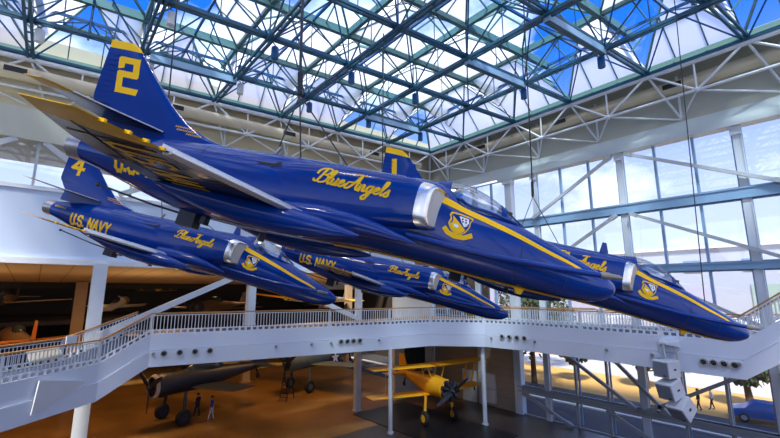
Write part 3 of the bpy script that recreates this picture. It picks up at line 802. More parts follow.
def block(mb, text, x0, z0, hx, hz, wid, P, gap=.18, shear=0.):
    x = 0.
    for ch in text:
        strokes, w = BLOCK[ch]
        for st in strokes:
            pts = dense([(x0 + (x + a) * hx + shear * b * hz, z0 + b * hz) for a, b in st], .06)
            # keep corners crisp: draw each leg as its own ribbon
            legs = [[(x0 + (x + a) * hx + shear * b * hz, z0 + b * hz) for a, b in st][i:i + 2] for i in range(len(st) - 1)]
            for lg in legs: ribbon(mb, dense(lg, .08), wid, P)
        x += w + gap
    return x * hx
# script letters, baseline 0, x-height .45, cap 1 : pen strokes
SCR = [
  ('B', [[(-.10, .12), (-.02, .02), (.10, .06), (.20, .30), (.30, .72), (.36, .98)], [(-.08, .62), (-.02, .86), (.20, 1.02), (.52, 1.06), (.72, .94), (.68, .74), (.50, .60), (.32, .56)], [(.36, .56), (.62, .52), (.70, .32), (.56, .08), (.30, .0), (.16, .08)]], .74),
  ('l', [[(-.06, .18), (.12, .44), (.24, .84), (.20, 1.0), (.10, .92), (.06, .5), (.06, .14), (.14, .0), (.26, .12)]], .26),
  ('u', [[(0, .12), (.06, .44), (.05, .14), (.12, .0), (.24, .06), (.34, .44)], [(.34, .44), (.30, .12), (.36, .0), (.46, .12)]], .46),
  ('e', [[(0, .14), (.18, .24), (.28, .38), (.20, .47), (.08, .34), (.06, .14), (.16, .0), (.30, .06), (.40, .2)]], .52),
  ('A', [[(.02, .30), (-.06, .14), (.04, -.02), (.24, .10), (.46, .52), (.66, 1.04)], [(.66, 1.04), (.64, .5), (.64, .12), (.74, .0), (.84, .12)], [(.08, .42), (.34, .46), (.72, .48)], [(.30, 1.0), (.50, 1.06), (.86, 1.06)]], .82),
  ('n', [[(0, .10), (.06, .44), (.06, .0)], [(.06, .26), (.20, .45), (.28, .38), (.26, .10), (.34, .0), (.44, .12)]], .46),
  ('g', [[(.32, .40), (.18, .46), (.04, .30), (.06, .06), (.18, .02), (.32, .24), (.36, .44)], [(.36, .44), (.30, .0), (.20, -.42), (.04, -.50), (-.02, -.34), (.16, -.12), (.46, .12)]], .46),
  ('e', [[(0, .14), (.18, .24), (.28, .38), (.20, .47), (.08, .34), (.06, .14), (.16, .0), (.30, .06), (.40, .16)]], .40),
  ('l', [[(-.02, .14), (.14, .44), (.26, .84), (.22, 1.0), (.12, .92), (.08, .5), (.08, .14), (.16, .0), (.28, .12)]], .28),
  ('s', [[(0, .12), (.16, .36), (.20, .48), (.22, .30), (.26, .10), (.14, -.02), (.02, .06)]], .3)]
def script(mb, x0, z0, width, height, wid, P):
    tot = sum(w for _, _, w in SCR); sx = width / tot; x = 0
    for ch, strokes, w in SCR:
        for st in strokes:
            pts = smooth_poly(st, 5)
            pts = [(x0 + (x + a) * sx + .28 * b * height, z0 + b * height) for a, b in pts]
            ribbon(mb, pts, wid, P, taper=True)
        x += w

def make_jet():
    J = empty('jet_aircraft')
    fus = fusMB.build('fuselage', M['blue'], J, 40)
    mb = MB(); mb.lathe([(-11.45, .297), (-11.6, .305), (-11.84, .28), (-11.85, .24), (-11.65, .22)], (0, 0, .06), 'x', 28, cap=False); mb.lathe([(-11.65, .23), (-11.64, .001)], (0, 0, .06), 'x', 28, mi=1)
    mb.build('tailpipe', [M['burnt'], M['dark']], J, 50)
    # cockpit
    cn = MB(); ring = [can_ring(x) for x in frange(-2.42, -3.85, 14)]; cn.loft(ring, False, closed=False); c_o = cn.build('canopy', M['canopy'], J, 60)
    wn = MB(); wn.loft([can_ring(x) for x in frange(-1.93, -2.40, 5)], False, closed=False); w_o = wn.build('windscreen', M['canopy'], J, 60)
    def bow(x0, x1, g=.012):
        m_ = MB(); 
        a, b, c, d = can_ring(x0, 16, g), can_ring(x1, 16, g), can_ring(x1, 16, -.02), can_ring(x0, 16, -.02)
        n = len(a); vs = a + b + c + d; fs = []
        for i in range(n - 1):
            for r_ in range(4):
                q = (r_ + 1) % 4; fs.append((r_ * n + i, r_ * n + i + 1, q * n + i + 1, q * n + i))
        m_.add(vs, fs); return m_
    bow(-2.36, -2.47).build('windscreen_bow', M['blue'], w_o, 40)
    bow(-3.55, -3.9).build('canopy_frame', M['blue'], c_o, 40)
    for s in (-1, 1):
        m_ = MB(); fx = frange(-1.93, -3.6, 12)
        m_.path([can_ring(x, 16, .012)[0 if s == 1 else -1] + V(0, 0, .10) for x in fx], .035, 6)
        m_.build('sill', M['blue'], c_o, 40)
    m_ = MB()
    for s in (-1, 1): m_.path([V(-1.96, s * .08, .54), V(-2.2, s * .17, .66), V(-2.42, s * .22, .80)], .018)
    m_.build('windscreen_post', M['blue'], w_o, 40)
    st = MB(); st.box(-3.45, -3.3, -.22, .22, .5, .98); st.box(-3.42, -3.28, -.14, .14, .9, 1.04); st.box(-3.3, -2.95, -.22, .22, .45, .6); s_o = st.build('ejection_seat', M['seat'], J)
    st = MB(); st.box(-2.5, -2.25, -.26, .26, .5, .74); st.build('instrument_cowl', M['dark'], J)
    # fin
    f_o = finMB.build('vertical_fin', M['blue'], J, 50)
    m_ = MB(); m_.loft([foil(*fin_pts(z), .042 if z < 2.72 else .02, 9, 'fin', 0., z) for z in (2.58, 2.66, 2.72, 2.78)]); m_.build('fin_cap', M['yellow'], f_o, 50)
    m_ = MB()
    for k in range(10):
        z = 1.2 + k * .135; le, te = fin_pts(z)
        for s in (-1, 1): m_.beam(V(te + .02, s * .006, z), V(te + .34, s * .026, z), .010, .016)
    m_.build('rudder_rib', M['blue'], f_o)
    m_ = MB()
    for s in (-1, 1):
        m_.beam(V(-11.45, s * .045, 1.18), V(-11.9, s * .014, 1.2), .01, .015)
    m_.build('rudder_gap', M['gap'], f_o)
    # stabilisers
    for s in (-1, 1):
        m_ = MB(); rg = []
        for y, le, te, th in ((.04, -9.95, -11.45, .05), (.3, -10.15, -11.42, .048), (1.0, -10.70, -11.52, .035), (1.35, -10.96, -11.58, .028)):
            rg.append([V(p.x, s * y, p.z) for p in foil(le, te, th, 8, 'wing', y, .80)])
        m_.loft(rg)
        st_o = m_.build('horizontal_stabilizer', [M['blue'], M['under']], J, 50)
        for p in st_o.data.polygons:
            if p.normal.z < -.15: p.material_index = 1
        m_ = MB(); rg = []
        for y, le, te, th in ((1.35, -10.96, -11.58, .03), (1.62, -11.17, -11.64, .024), (1.74, -11.32, -11.68, .01)):
            rg.append([V(p.x, s * y, p.z) for p in foil(le, te, th, 8, 'wing', y, .80)])
        m_.loft(rg); m_.build('stabilizer_tip', M['yellow_worn'], st_o, 50)
        m_ = MB(); m_.path([V(-9.95, s * .1, .80), V(-10.62, s * .9, .80), V(-11.0, s * 1.38, .80)], .016); m_.build('leading_edge', M['slat'], st_o, 50)
    # wings
    for s in (-1, 1):
        ys = [W0, 1.0, 1.5, 2.1, 2.5, 2.9]
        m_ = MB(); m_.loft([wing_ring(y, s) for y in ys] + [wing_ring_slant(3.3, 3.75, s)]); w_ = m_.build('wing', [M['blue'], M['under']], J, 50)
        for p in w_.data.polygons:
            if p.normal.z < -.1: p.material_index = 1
        m_ = MB(); m_.loft([wing_ring_slant(3.3, 3.75, s)] + [wing_ring(y, s) for y in (3.9, 4.0, 4.14, 4.19)]); m_.build('wing_tip', M['yellow_worn'], w_, 50)
        # bare metal slat along the leading edge
        m_ = MB(); rg = []
        for y in frange(1.0, 3.25, 8):
            le, te = wing_le(y), wing_te(y); z = wing_z(y); c = .20 - .02 * (y - 1.15)
            c *= .8; rg.append([V(le + .05, s * y, z - .005), V(le + .03, s * y, z + .03), V(le - c * .5, s * y, z + .105 - .008 * y), V(le - c, s * y, z + .125 - .008 * y), V(le - c, s * y, z + .03), V(le - c * .6, s * y, z - .05), V(le + .02, s * y, z - .03)])
        m_.loft(rg); m_.build('leading_edge_slat', M['slat'], w_, 60)
        # gap lines and flap hinge line on the underside
        m_ = MB()
        for y0, y1, dx in ((.9, 2.3, .5), (2.35, 3.7, .4)):
            a = V(wing_te(y0) + dx, s * y0, 0); b = V(wing_te(y1) + dx, s * y1, 0)
            a.z = wing_under(a.x, y0); b.z = wing_under(b.x, y1); m_.beam(a, b, .018, .006)
        for y in (2.32, 3.28):
            a = V(wing_le(y) - .3, s * y, 0); b = V(wing_te(y) + .1, s * y, 0); a.z = wing_under(a.x, y); b.z = wing_under(b.x, y); m_.beam(a, b, .02, .006)
        m_.build('panel_gap', M['gap'], w_)
        # slat tracks (yellow blocks)
        for y in (3.32, 3.5, 3.68, 3.92):
            le = wing_le(y); m_ = MB(); m_.box(le - .05, le + .03, s * y - .02, s * y + .02, wing_z(y) - .02, wing_z(y) + .025)
            m_.build('slat_track', M['yellow'], w_)
        # main gear fairing
        rg = []
        for x, r, z in ((-4.95, .02, -.60), (-5.25, .10, -.62), (-5.7, .19, -.63), (-6.3, .25, -.64), (-7.1, .26, -.63), (-7.8, .21, -.60), (-8.4, .12, -.56), (-8.8, .03, -.52)):
            rg.append([V(x, s * 1.3 + r * 1.15 * math.cos(2 * PI * i / 16), z + r * math.sin(2 * PI * i / 16)) for i in range(16)])
        m_ = MB(); m_.loft(rg); g_ = m_.build('gear_fairing', M['blue'], J, 50)
        m_ = MB(); m_.beam(V(-5.9, s * 1.3, -.842), V(-7.6, s * 1.3, -.842), .02, .02); m_.build('door_seam', M['slat'], g_)
        # gun fairing at the wing root
        rg = []
        for x, r, z in ((-3.95, .015, -.44), (-4.25, .07, -.40), (-4.7, .14, -.36), (-5.2, .20, -.34), (-5.8, .24, -.36), (-6.5, .2, -.4)):
            rg.append([V(x, s * .88 + r * 1.1 * math.cos(2 * PI * i / 16), z + r * math.sin(2 * PI * i / 16)) for i in range(16)])
        m_ = MB(); m_.loft(rg); m_.build('gun_fairing', M['blue'], J, 50)
        # intake
        m_ = MB(); m_.loft([nac_ring(x, s) for x in frange(-4.14, -7.4, 16)], cap=False)
        n_o = m_.build('intake_trunk', M['blue'], J, 50)
        m_ = MB(); m_.loft([nac_ring(-4.16, s, -.004), nac_ring(-4.08, s, -.008), nac_ring(-3.98, s, .0), nac_ring(-3.93, s, .035), nac_ring(-3.96, s, .07), nac_ring(-4.2, s, .09)], cap=False); m_.build('intake_lip', M['silver'], n_o, 70)
        m_ = MB(); m_.loft([nac_ring(-3.97, s, .072), nac_ring(-4.5, s, .12), nac_ring(-4.52, s, .2)], cap=True); m_.build('intake_duct', M['ductwhite'], n_o, 50)
    # starboard side slot behind the gun, panel seam below the crest
    P = proj_side
    m_ = MB(); ribbon(m_, dense([(-4.15, -.20), (-3.5, -.24)], .05), .06, lambda x, z: P(x, z, .008)); m_.build('gun_trough', M['gap'], J)
    m_ = MB()
    for pts in ([(-7.3, .42), (-6.85, .44)], [(-7.02, .40), (-6.9, .52)]): ribbon(m_, dense(pts, .05), .05, P)
    m_.build('vent_slot', M['gap'], J)
    m_ = MB()
    for pts in ([(-3.3, -.25), (-1.2, -.32)], [(-2.05, -.58), (-2.0, .3)], [(-8.6, -.5), (-8.6, .6)], [(-10.3, -.3), (-10.3, .5)], [(-1.1, -.58), (-1.1, .1)]):
        m_ = MB(); ribbon(m_, dense(pts, .08), .012, lambda x, z: P(x, z, .005)); m_.build('panel_seam', M['dark'], J)
    # refuelling probe on the starboard side
    m_ = MB(); pr = [V(-4.2, -.74, -.28), V(-3.5, -.78, -.30), V(-2.5, -.78, -.30), V(-1.6, -.76, -.25), V(-1.1, -.74, -.21), V(-.62, -.72, -.17)]
    for i, (a, b) in enumerate(zip(pr, pr[1:])): m_.tube(a, b, .06, 12, .06 if i < 4 else .05)
    pr_o = m_.build('refuelling_probe', M['blue'], J, 60)
    m_ = MB(); m_.lathe([(0, .05), (.05, .065), (.16, .065), (.2, .05), (.34, .045), (.4, .02)], (0, 0, 0), 'x', 14)
    q = m_.build('probe_tip', M['seat'], pr_o, 50); q.location = (-.64, -.72, -.17); q.rotation_euler = (0, -.1, .03)
    # antennas, hook, belly gear
    m_ = MB(); m_.hexa([V(-4.55, -.02, .98), V(-4.25, -.02, .98), V(-4.25, .02, .98), V(-4.55, .02, .98)], [V(-4.50, -.008, 1.38), V(-4.38, -.008, 1.38), V(-4.38, .008, 1.38), V(-4.50, .008, 1.38)]); m_.build('blade_antenna', M['blue'], J)
    m_ = MB(); m_.hexa([V(-1.86, -.04, -.78), V(-1.76, -.04, -.78), V(-1.76, .04, -.78), V(-1.86, .04, -.78)], [V(-1.92, -.04, -.62), V(-1.7, -.04, -.62), V(-1.7, .04, -.62), V(-1.92, .04, -.62)]); m_.build('belly_antenna', M['yellow'], J)
    m_ = MB(); m_.path([V(-8.7, -.05, -.85), V(-9.6, -.05, -.80), V(-10.9, -.05, -.66)], .022, 8); h_o = m_.build('tail_hook', M['dark'], J, 50)
    m_ = MB(); m_.ball(V(-10.93, -.05, -.66), .05, .04, .05); m_.build('hook_point', M['dark'], h_o)
    m_ = MB(); m_.box(-8.92, -8.55, -.15, .15, -1.08, -.7); m_.box(-8.45, -8.35, -.1, .1, -.95, -.7); m_.build('hook_bracket', M['dark'], J)
    m_ = MB(); m_.tube(V(-7.1, -.04, -.84), V(-7.1, -.04, -1.0), .07, 10); m_.build('drain_mast', M['dark'], J, 50)
    # stripes
    m_ = MB(); st = [(-3.97, .655), (-3.4, .52), (-2.8, .385), (-2.2, .245), (-1.6, .09), (-1.1, -.02), (-.8, -.10)]
    sp = smooth_poly(st, 8); n = len(sp)
    for i in range(n - 1):
        w0 = .16 * (1 - .75 * i / n); w1 = .16 * (1 - .75 * (i + 1) / n); q = []
        for (x, z), w in ((sp[i], w0), (sp[i + 1], w1)):
            q.append([P(x, z + w * (f - .5)) for f in (0, .33, .66, 1)])
        for k in range(3): m_.add([q[0][k], q[1][k], q[1][k + 1], q[0][k + 1]], [(0, 1, 2, 3)])
    m_.build('cheat_stripe', M['yellow'], J, 60)
    m_ = MB(); xs_ = frange(-.5, -5.6, 30)
    ring = []
    for x in xs_:
        sec = section(x, 88, .008); w = min(.2, .05 + .1 * -x)
        bot = [p for p in sec if p.z < interp(FUS, x)[3] and abs(p.y) < .9]
        # take the belly band |y|<w
        ring.append([min(bot, key=lambda p: abs(p.y - w * f)) for f in (-1, -.5, 0, .5, 1)])
    top_, = [None]
    rr = [[V(x, w_ * f, interp(FUS, x)[1] - .008 + (abs(f) ** 2) * .006) for f in (-1, 0, 1)] for x, w_ in ((x, min(.16, .03 + .1 * -x)) for x in xs_)]
    m_.loft(rr, False, closed=False); m_.build('belly_stripe', M['yellow'], J, 60)
    # lettering
    m_ = MB(); script(m_, -6.10, .27, 1.42, .29, .047, P); m_.build('script_lettering', M['yellow'], J, 60)
    m_ = MB(); adv = block(m_, 'U.S.', -10.42, -.31, .285, .36, .072, P, .26); m_.build('block_lettering', M['yellow'], J, 60)
    m_ = MB(); block(m_, 'NAVY', -10.42 + adv + .14, -.31, .285, .36, .072, P, .26); m_.build('block_lettering', M['yellow'], J, 60)
    for k, (x0, x1, z) in enumerate(((-9.75, -9.2, 1.02), (-9.7, -9.25, .955), (-9.45, -9.1, .89))):
        x = x0; m_ = MB()
        while x < x1:
            ribbon(m_, [(x, z - .016), (x + .012, z + .016)], .022, P, square=False); x += .045
        m_.build('stencil_lettering', M['yellow'], J)
    m_ = MB(); x = -11.3
    while x < -10.85:
        ribbon(m_, [(x, .13), (x + .01, .19)], .035, P, square=False); x += .075
    m_.build('stencil_lettering', M['yellow'], J)
    m_ = MB()
    Pw = lambda u, v: V(v, -u, wing_under(v, u))
    strokes_w = MB()
    def Pw2(a, b): return V(b, a, wing_under(b, -a) - .002)
    block(strokes_w, 'U.S. NAVY', -3.15, -8.38, .44, .72, .085, Pw2, .11); strokes_w.build('underwing_lettering', M['yellow'], J)
    # crest
    cx, cz, hh = -3.26, .125, .25
    def C(u, v, o=.008): return P(cx + u * hh * 1.22, cz + v * hh, o)
    shield = [(-.62, 1.0), (-.3, .92), (0, 1.0), (.3, .92), (.72, .98), (.80, .75), (.66, .45), (.66, .05), (.45, -.42), (0, -.80), (-.45, -.42), (-.72, .05), (-.60, .45), (-.72, .75)]
    m_ = MB(); fill(m_, shield, C, 14, 8); cr = m_.build('crest', M['yellow'], J, 60)
    m_ = MB(); fill(m_, [(u * .86 + .02, v * .86 + .02) for u, v in shield], lambda a, b: C(a, b, .012), 14, 8); m_.build('crest_field', M['blue'], cr, 60)
    m_ = MB(); fill(m_, [(-.50, .72), (-.42, .30), (-.58, .02), (-.40, -.36), (.0, -.66), (.36, -.34), (.40, -.20)], lambda a, b: C(a, b, .016), 12, 6); m_.build('crest_diagonal', M['yellow'], cr, 60)
    m_ = MB(); fill(m_, [(-.10, .78), (.50, .74), (.56, .4), (.42, .05), (.30, .0), (.1, .3)], lambda a, b: C(a, b, .017), 10, 5)
    m_.build('crest_emblem', M['white_paint'], cr, 60); m_ = MB(); fill(m_, [(-.38, .02), (-.28, .12), (-.12, .1), (-.02, -.04), (-.1, -.16), (-.3, -.14)], lambda a, b: C(a, b, .018), 6, 4); m_.build('crest_emblem', M['white_paint'], cr, 60)
    m_ = MB()
    for u, v in ((.12, .58), (.34, .56), (.16, .38), (.36, .36)): fill(m_, [(u - .05, v - .06), (u + .05, v - .06), (u + .05, v + .06), (u - .05, v + .06)], lambda a, b: C(a, b, .021), 2, 2)
    m_.build('crest_marks', M['dark'], cr)
    m_ = MB(); ribbon(m_, [(cx + u * hh, cz + v * hh) for u, v in dense([(-1.0, -.42), (-.75, -.66), (-.15, -.84), (.5, -.80), (.95, -.56)], .15)], .09, lambda x, z: P(x, z, .010)); m_.build('crest_ribbon', M['yellow'], cr, 60)
    # sling fitting on the spine
    m_ = MB(); m_.tube(V(-7.35, -.22, .74), V(-7.2, -.26, 1.0), .04, 8); m_.box(-7.42, -7.2, -.28, -.16, .70, .80); m_.build('sling_lug', M['burnt'], J, 50)
    return J

def jet_matrix(pos, ypr):
    y, p, r = [math.radians(a) for a in ypr]
    return Matrix.Translation(pos) @ Matrix.Rotation(y, 4, 'Z') @ Matrix.Rotation(-p, 4, 'Y') @ Matrix.Rotation(r, 4, 'X')
POSE = {'2': ((8.57, 3.07, .26), (-43.7, -14.0, -2.7), 'nearest blue and yellow jet, hanging across the photo with a large 2 on its fin'),
        '1': ((16.12, 2.24, -1.03), (-45.7, -15.9, -2.7), 'lead blue and yellow jet, nose before the window wall, 1 on its fin'),
        '4': ((8.42, 12.58, -.07), (-42.0, -15.9, -3.5), 'blue and yellow jet with a 4 on its fin, tail before the back wall'),
        '3': ((17.33, 11.14, -.90), (-41.5, -14.5, -2.2), 'farthest blue and yellow jet, seen below the nearest one, its fin hidden')}
proto = make_jet()
JM = {}
for k, num in enumerate('2143'):
    J = proto if k == 0 else copy_tree(proto)
    pos, ypr, lab = POSE[num]; mw = jet_matrix(Vector(pos), ypr); JM[num] = mw
    J.location = mw.to_translation(); J.rotation_euler = mw.to_euler()
    tag(J, lab, 'jet', 'four jets hanging in diamond formation')
for o in [o for o in bpy.data.objects if o.name.split('.')[0] == 'jet_aircraft']:
    num = [n for n in POSE if POSE[n][2] == o['label']][0]
    mb = MB(); sc = 1.
    if num == '1': block(mb, '1', -11.60, 1.60, .62, .74, .17, proj_side, shear=-.27)
    elif num == '4': block(mb, '4', -11.62, 1.58, .62, .68, .14, proj_side, shear=-.1)
    else: block(mb, num, -11.42, 1.58, .62, .74, .155, proj_side, shear=-.27)
    mb.build('tail_number', M['yellow'], o, 60)

# ------------------------------------------------------------------ cables
def pix(px, py, depth):
    d = CF + CR * ((px - 390) / FOC) - CU * ((py - 219) / FOC); return d * depth
def cable(name, pts, label, group, r=.03, joint=None):
    o = empty(name, pts[0]); tag(o, label, 'cable', group); inv = Vector(pts[0])
    mb = MB(); mb.path([p - inv for p in pts], r, 6); mb.build('wire', M['cable'], o, 60)
    if joint is not None:
        p, q = pts[joint] - inv, pts[joint + 1] - inv; mb = MB(); d = (q - p)
        mb.tube(q - d.normalized() * min(.5, d.length), q, r * 1.9, 8); mb.build('turnbuckle', M['black'], o, 60)
    return o
def jp(n, x, y, z): return JM[n] @ V(x, y, z)
def cables(n, hub, ends, r, desc):
    hub = V(*hub); top = V(hub.x - .2, hub.y - .3, Z1)
    cable('suspension_cable', [top, hub + V(-.05, -.05, 1.1), hub], 'dark main cable with turnbuckle from the roof to ' + desc, 'main suspension cables', r, 1)
    for e, w_ in ends:
        cable('suspension_cable', [hub, jp(n, *e)], 'thin dark sling cable on %s spine lug of %s' % (w_, desc), 'sling cables', r * .5)
cables('2', (3.80, 7.34, 4.17), (((-7.25, -.26, .95), 'the near'), ((-6.82, .05, .88), 'the middle'), ((-5.72, .1, .96), 'the front')), .032, 'the nearest jet')
cables('1', (11.77, 6.49, 3.0), (((-7.12, -.2, .88), 'the rear'), ((-5.76, .05, .94), 'the front')), .024, 'the lead jet')
cables('4', (3.18, 17.18, 3.95), (((-7.3, -.2, .86), 'the rear'), ((-5.31, .05, .95), 'the front')), .03, 'the left jet')
cables('3', tuple(jp('3', -6.6, 0, .9) + V(0, 0, 1.5)), (((-7.2, -.2, .86), 'the rear'), ((-5.5, .05, .95), 'the front')), .03, 'the farthest jet')
nose1 = jp('1', -1.3, 0, .31)
cable('suspension_cable', [V(14.75, 2.55, Z1), nose1], 'thin nose cable before the window wall, onto the lead jet', 'nose cables', .015)

# pendant lamps under the roof
for (a, b, lab) in ((-25.6, -9.7, 'white'), (-30.65, -4.3, 'white'), (-20.4, -9.7, 'blue'), (-15.5, -4.3, 'blue'), (-25.6, -4.3, 'white'), (-10.45, -9.7, 'blue'), (-5.2, -4.3, 'blue'), (-5.2, -14.4, 'blue'), (-10.45, -4.3, 'blue'), (-15.5, -9.7, 'blue'), (-20.4, -4.3, 'white'), (-5.2, -19.5, 'blue')):
    p = rp(a + .5, b + .4, Z1)
    nA = len(AL) - 1 - AL.index(a); nB = len(BL) - 1 - BL.index(b)
    o = empty('pendant_light', p)
    tag(o, 'cylinder downlight where %s truss from window wall meets %s truss from back wall' % (ORD[nA - 1], ORD[nB - 1]), 'downlight', 'roof downlights')
    mb = MB(); mb.lathe([(-.75, .2), (-.72, .21), (-.1, .21), (-.05, .17)], axis='z', n=14); mb.build('can', M['white'] if lab == 'white' else M['roofblue'], o, 40)
    mb = MB(); mb.tube(V(0, 0, -.06), V(0, 0, .1), .03, 6); mb.beam(V(-.5, -.4, .08), V(0, 0, .08), .05, .05); mb.build('stem', M['roofsteel'], o, 40)

# ------------------------------------------------------------------ display aircraft in the hall
def disc(mb, c, n_, r, k=20, mi=0):
    n_ = Vector(n_).normalized(); a = n_.cross(V(0, 0, 1) if abs(n_.z) < .9 else V(1, 0, 0)).normalized(); b = n_.cross(a)
    mb.add([c + a * math.cos(2 * PI * i / k) * r + b * math.sin(2 * PI * i / k) * r for i in range(k)], [tuple(range(k))], mi)
def star(mb, c, n_, r, mi=0):
    n_ = Vector(n_).normalized(); a = n_.cross(V(0, 0, 1) if abs(n_.z) < .9 else V(1, 0, 0)).normalized(); b = a.cross(n_)
    if b.z < 0: b = -b
    vs = [c + (a * math.sin(PI * i / 5) + b * math.cos(PI * i / 5)) * (r if i % 2 == 0 else r * .4) for i in range(10)]
    mb.add(vs + [c], [(i, (i + 1) % 10, 10) for i in range(10)], mi)
def prop_plane(loc, rot, label, group, body, wingm, L=9., span=11., cowl=None, biplane=False, stars=False, blades=3, gear=True, tailm=None, cowlring=None, scale=1.):
    o = empty('propeller_aircraft', loc, rot); tag(o, label, 'aircraft', group); o.scale = (scale,) * 3
    tab = [(0, .52, -.52, .5, 0), (-.12 * L, .60, -.60, .58, 0), (-.3 * L, .68, -.62, .55, 0), (-.5 * L, .55, -.5, .42, .05), (-.75 * L, .38, -.22, .24, .1), (-L, .22, .02, .06, .12)]
    rg = []
    for x in frange(0, -L, 16):
        t, b, w, zc = interp(tab, x); rg.append([V(x, w * math.cos(2 * PI * i / 20), zc + (t - zc if math.sin(2 * PI * i / 20) > 0 else zc - b) * math.sin(2 * PI * i / 20)) for i in range(20)])
    mb = MB(); mb.loft(rg); mb.build('fuselage', body, o, 50)
    mb = MB(); mb.lathe([(-1.0, .60), (-.3, .66), (.18, .60), (.25, .5), (.1, .42), (.05, .001)] if not biplane else [(-.5, .56), (-.3, .60), (-.2, .58), (-.16, .40), (-.15, .001)], axis='x', n=22, cap=False); cw = mb.build('engine_cowling', cowl or body, o, 50)
    if cowlring:
        mb = MB(); mb.lathe([(.12, .655), (.24, .60), (.27, .53), (.22, .50)], axis='x', n=22, cap=False); mb.build('cowling_ring', cowlring, cw, 50)
    mb = MB()
    for k in range(9):
        t = 2 * PI * k / 9; mb.tube(V(.1, .12 * math.cos(t), .12 * math.sin(t)), V(.1, (.62 if biplane else .42) * math.cos(t), (.62 if biplane else .42) * math.sin(t)), .15 if biplane else .09, 8)
    mb.build('engine_cylinder', M['dark'], cw)
    mb = MB(); mb.lathe([(.1, .16), (.4, .14), (.55, .02)], axis='x', n=12)
    for k in range(blades):
        t = 2 * PI * k / blades + .5; d = V(0, math.cos(t), math.sin(t)); s_ = V(0, -math.sin(t), math.cos(t))
        a = V(.4, 0, 0)
        mb.loft([[a + d * r + s_ * w + V(.03, 0, 0), a + d * r - s_ * w - V(.03, 0, 0), a + d * r - s_ * w - V(.05, 0, 0), a + d * r + s_ * w] for r, w in ((.1, .06), (.5, .12), (1.0, .11), (1.35, .05))])
    mb.build('propeller', M['dark'], o, 40)
    def wing(z, sp, ch, x0, nm, m, dih=.06):
        for s in (-1, 1):
            mb = MB(); mb.loft([[V(p.x, s * y, p.z) for p in foil(x0 - .12 * y * .3, x0 - ch + (.10 * y if not biplane else 0), .09 * f, 7, 'wing', y, z + dih * y)] for y, f in ((.2, 1.6), (sp * .25, 1.4), (sp * .42, 1.0), (sp * .5 - .1, .7), (sp * .5, .2))])
            mb.build(nm, m, o, 50)
    if biplane:
        wing(1.25, span, 1.45, -1.0, 'upper_wing', wingm, .01); wing(-.55, span * .96, 1.4, -1.5, 'lower_wing', wingm, .03)
        for s in (-1, 1):
            for xx in (-1.3, -2.1):
                mb = MB(); mb.beam(V(xx - .35, s * span * .34, -.4), V(xx, s * span * .36, 1.3), .05, .09); mb.build('wing_strut', wingm, o)
                mb = MB(); mb.beam(V(xx, s * .4, .5), V(xx, s * .65, 1.25), .05, .05); mb.build('cabane_strut', wingm, o)
    else:
        wing(-.35, span, 2.2, -1.6, 'wing', wingm)
    wing(.2, span * .36, 1.0, -L + 1.2, 'tailplane', wingm, 0)
    mb = MB(); mb.loft([foil(-L + 1.35 - z * .55, -L - .1, .05, 7, 'fin', 0, z + .1) for z in (0, .5, 1.0, 1.35)]); mb.build('tail_fin', tailm or body, o, 50)
    mb = MB()
    if biplane:
        for x in (-2.2, -3.3): mb = MB(); mb.lathe([(.62, .32), (.74, .34), (.76, .28), (.6, .2)], (x, 0, 0), 'z', 14); mb.build('cockpit_coaming', M['dark'], o, 50)
    else:
        mb.ball(V(-.38 * L, 0, .55), 1.3, .36, .48, 14, 8); mb.build('cockpit_canopy', M['carglass'], o, 60)
    if gear:
        for s in (-1, 1):
            mb = MB(); mb.tube(V(-1.2, s * .9, -.4), V(-1.05, s * 1.1, -1.75), .09, 8); l_ = mb.build('landing_gear_leg', body, o, 40)
            mb = MB(); mb.lathe([(-.12, .22), (-.12, .36), (-.06, .42), (.06, .42), (.12, .36), (.12, .22)], (-1.05, s * 1.1, -1.7), 'y', 18); mb.build('wheel', M['rubber'], l_, 40)
            mb = MB(); mb.lathe([(-.13, .001), (-.13, .22), (.13, .22), (.13, .001)], (-1.05, s * 1.1, -1.7), 'y', 14, cap=False); mb.build('hub', wingm, l_, 40)
        mb = MB(); mb.tube(V(-L + .8, 0, .0), V(-L + .6, 0, -.55), .05, 6); mb.ball(V(-L + .6, 0, -.6), .16, .08, .16); mb.build('tail_wheel', M['rubber'], o, 40)
    if stars:
        for s in (-1, 1):
            c = V(-.60 * L, s * .44, -.12)
            mb = MB(); disc(mb, c, (0, s, 0), .52); st_ = mb.build('insignia', M['navy'], o)
            mb = MB(); star(mb, c + V(0, s * .012, 0), (0, s, 0), .50); mb.build('insignia_star', M['white_paint'], st_)
        mb = MB(); star(mb, V(-2.5, -span * .3, -.62), (0, 0, -1), .5); mb.build('wing_star', M['white_paint'], o)
    return o
FZ = FLOOR + 2.12
# yellow biplane on the floor at the corner
prop_plane((22.95, 20.0, -6.96), (0, 0, math.radians(-102)), 'yellow two seat biplane parked under the walkway corner', 'propeller aircraft on the hall floor', M['trainer'], M['trainer'], 5.9, 9.0, M['trainer'], True, False, 2, scale=1.17)
prop_plane((7.3, 34.0, FLOOR + 2.76), (0, 0, math.radians(196)), 'dark navy propeller fighter with pale cowling ring on the hall floor', 'propeller aircraft on the hall floor', M['navy'], M['navy'], 7.5, 8.5, M['navy'], False, False, 3, cowlring=M['greypl'], scale=1.3)
prop_plane((19.0, 36.5, FLOOR + 2.76), (0, .0, math.radians(192)), 'grey green propeller aircraft with white stars on the hall floor', 'propeller aircraft on the hall floor', M['seablue'], M['seablue'], 7.2, 9., M['seablue'], False, True, 3, scale=1.3)
prop_plane((27.5, 47, FZ), (0, 0, math.radians(230)), 'dark radial engine aircraft behind the star marked one', 'propeller aircraft on the hall floor', M['navy'], M['brownpl'], 9., 11., M['dark'], False, False, 4)
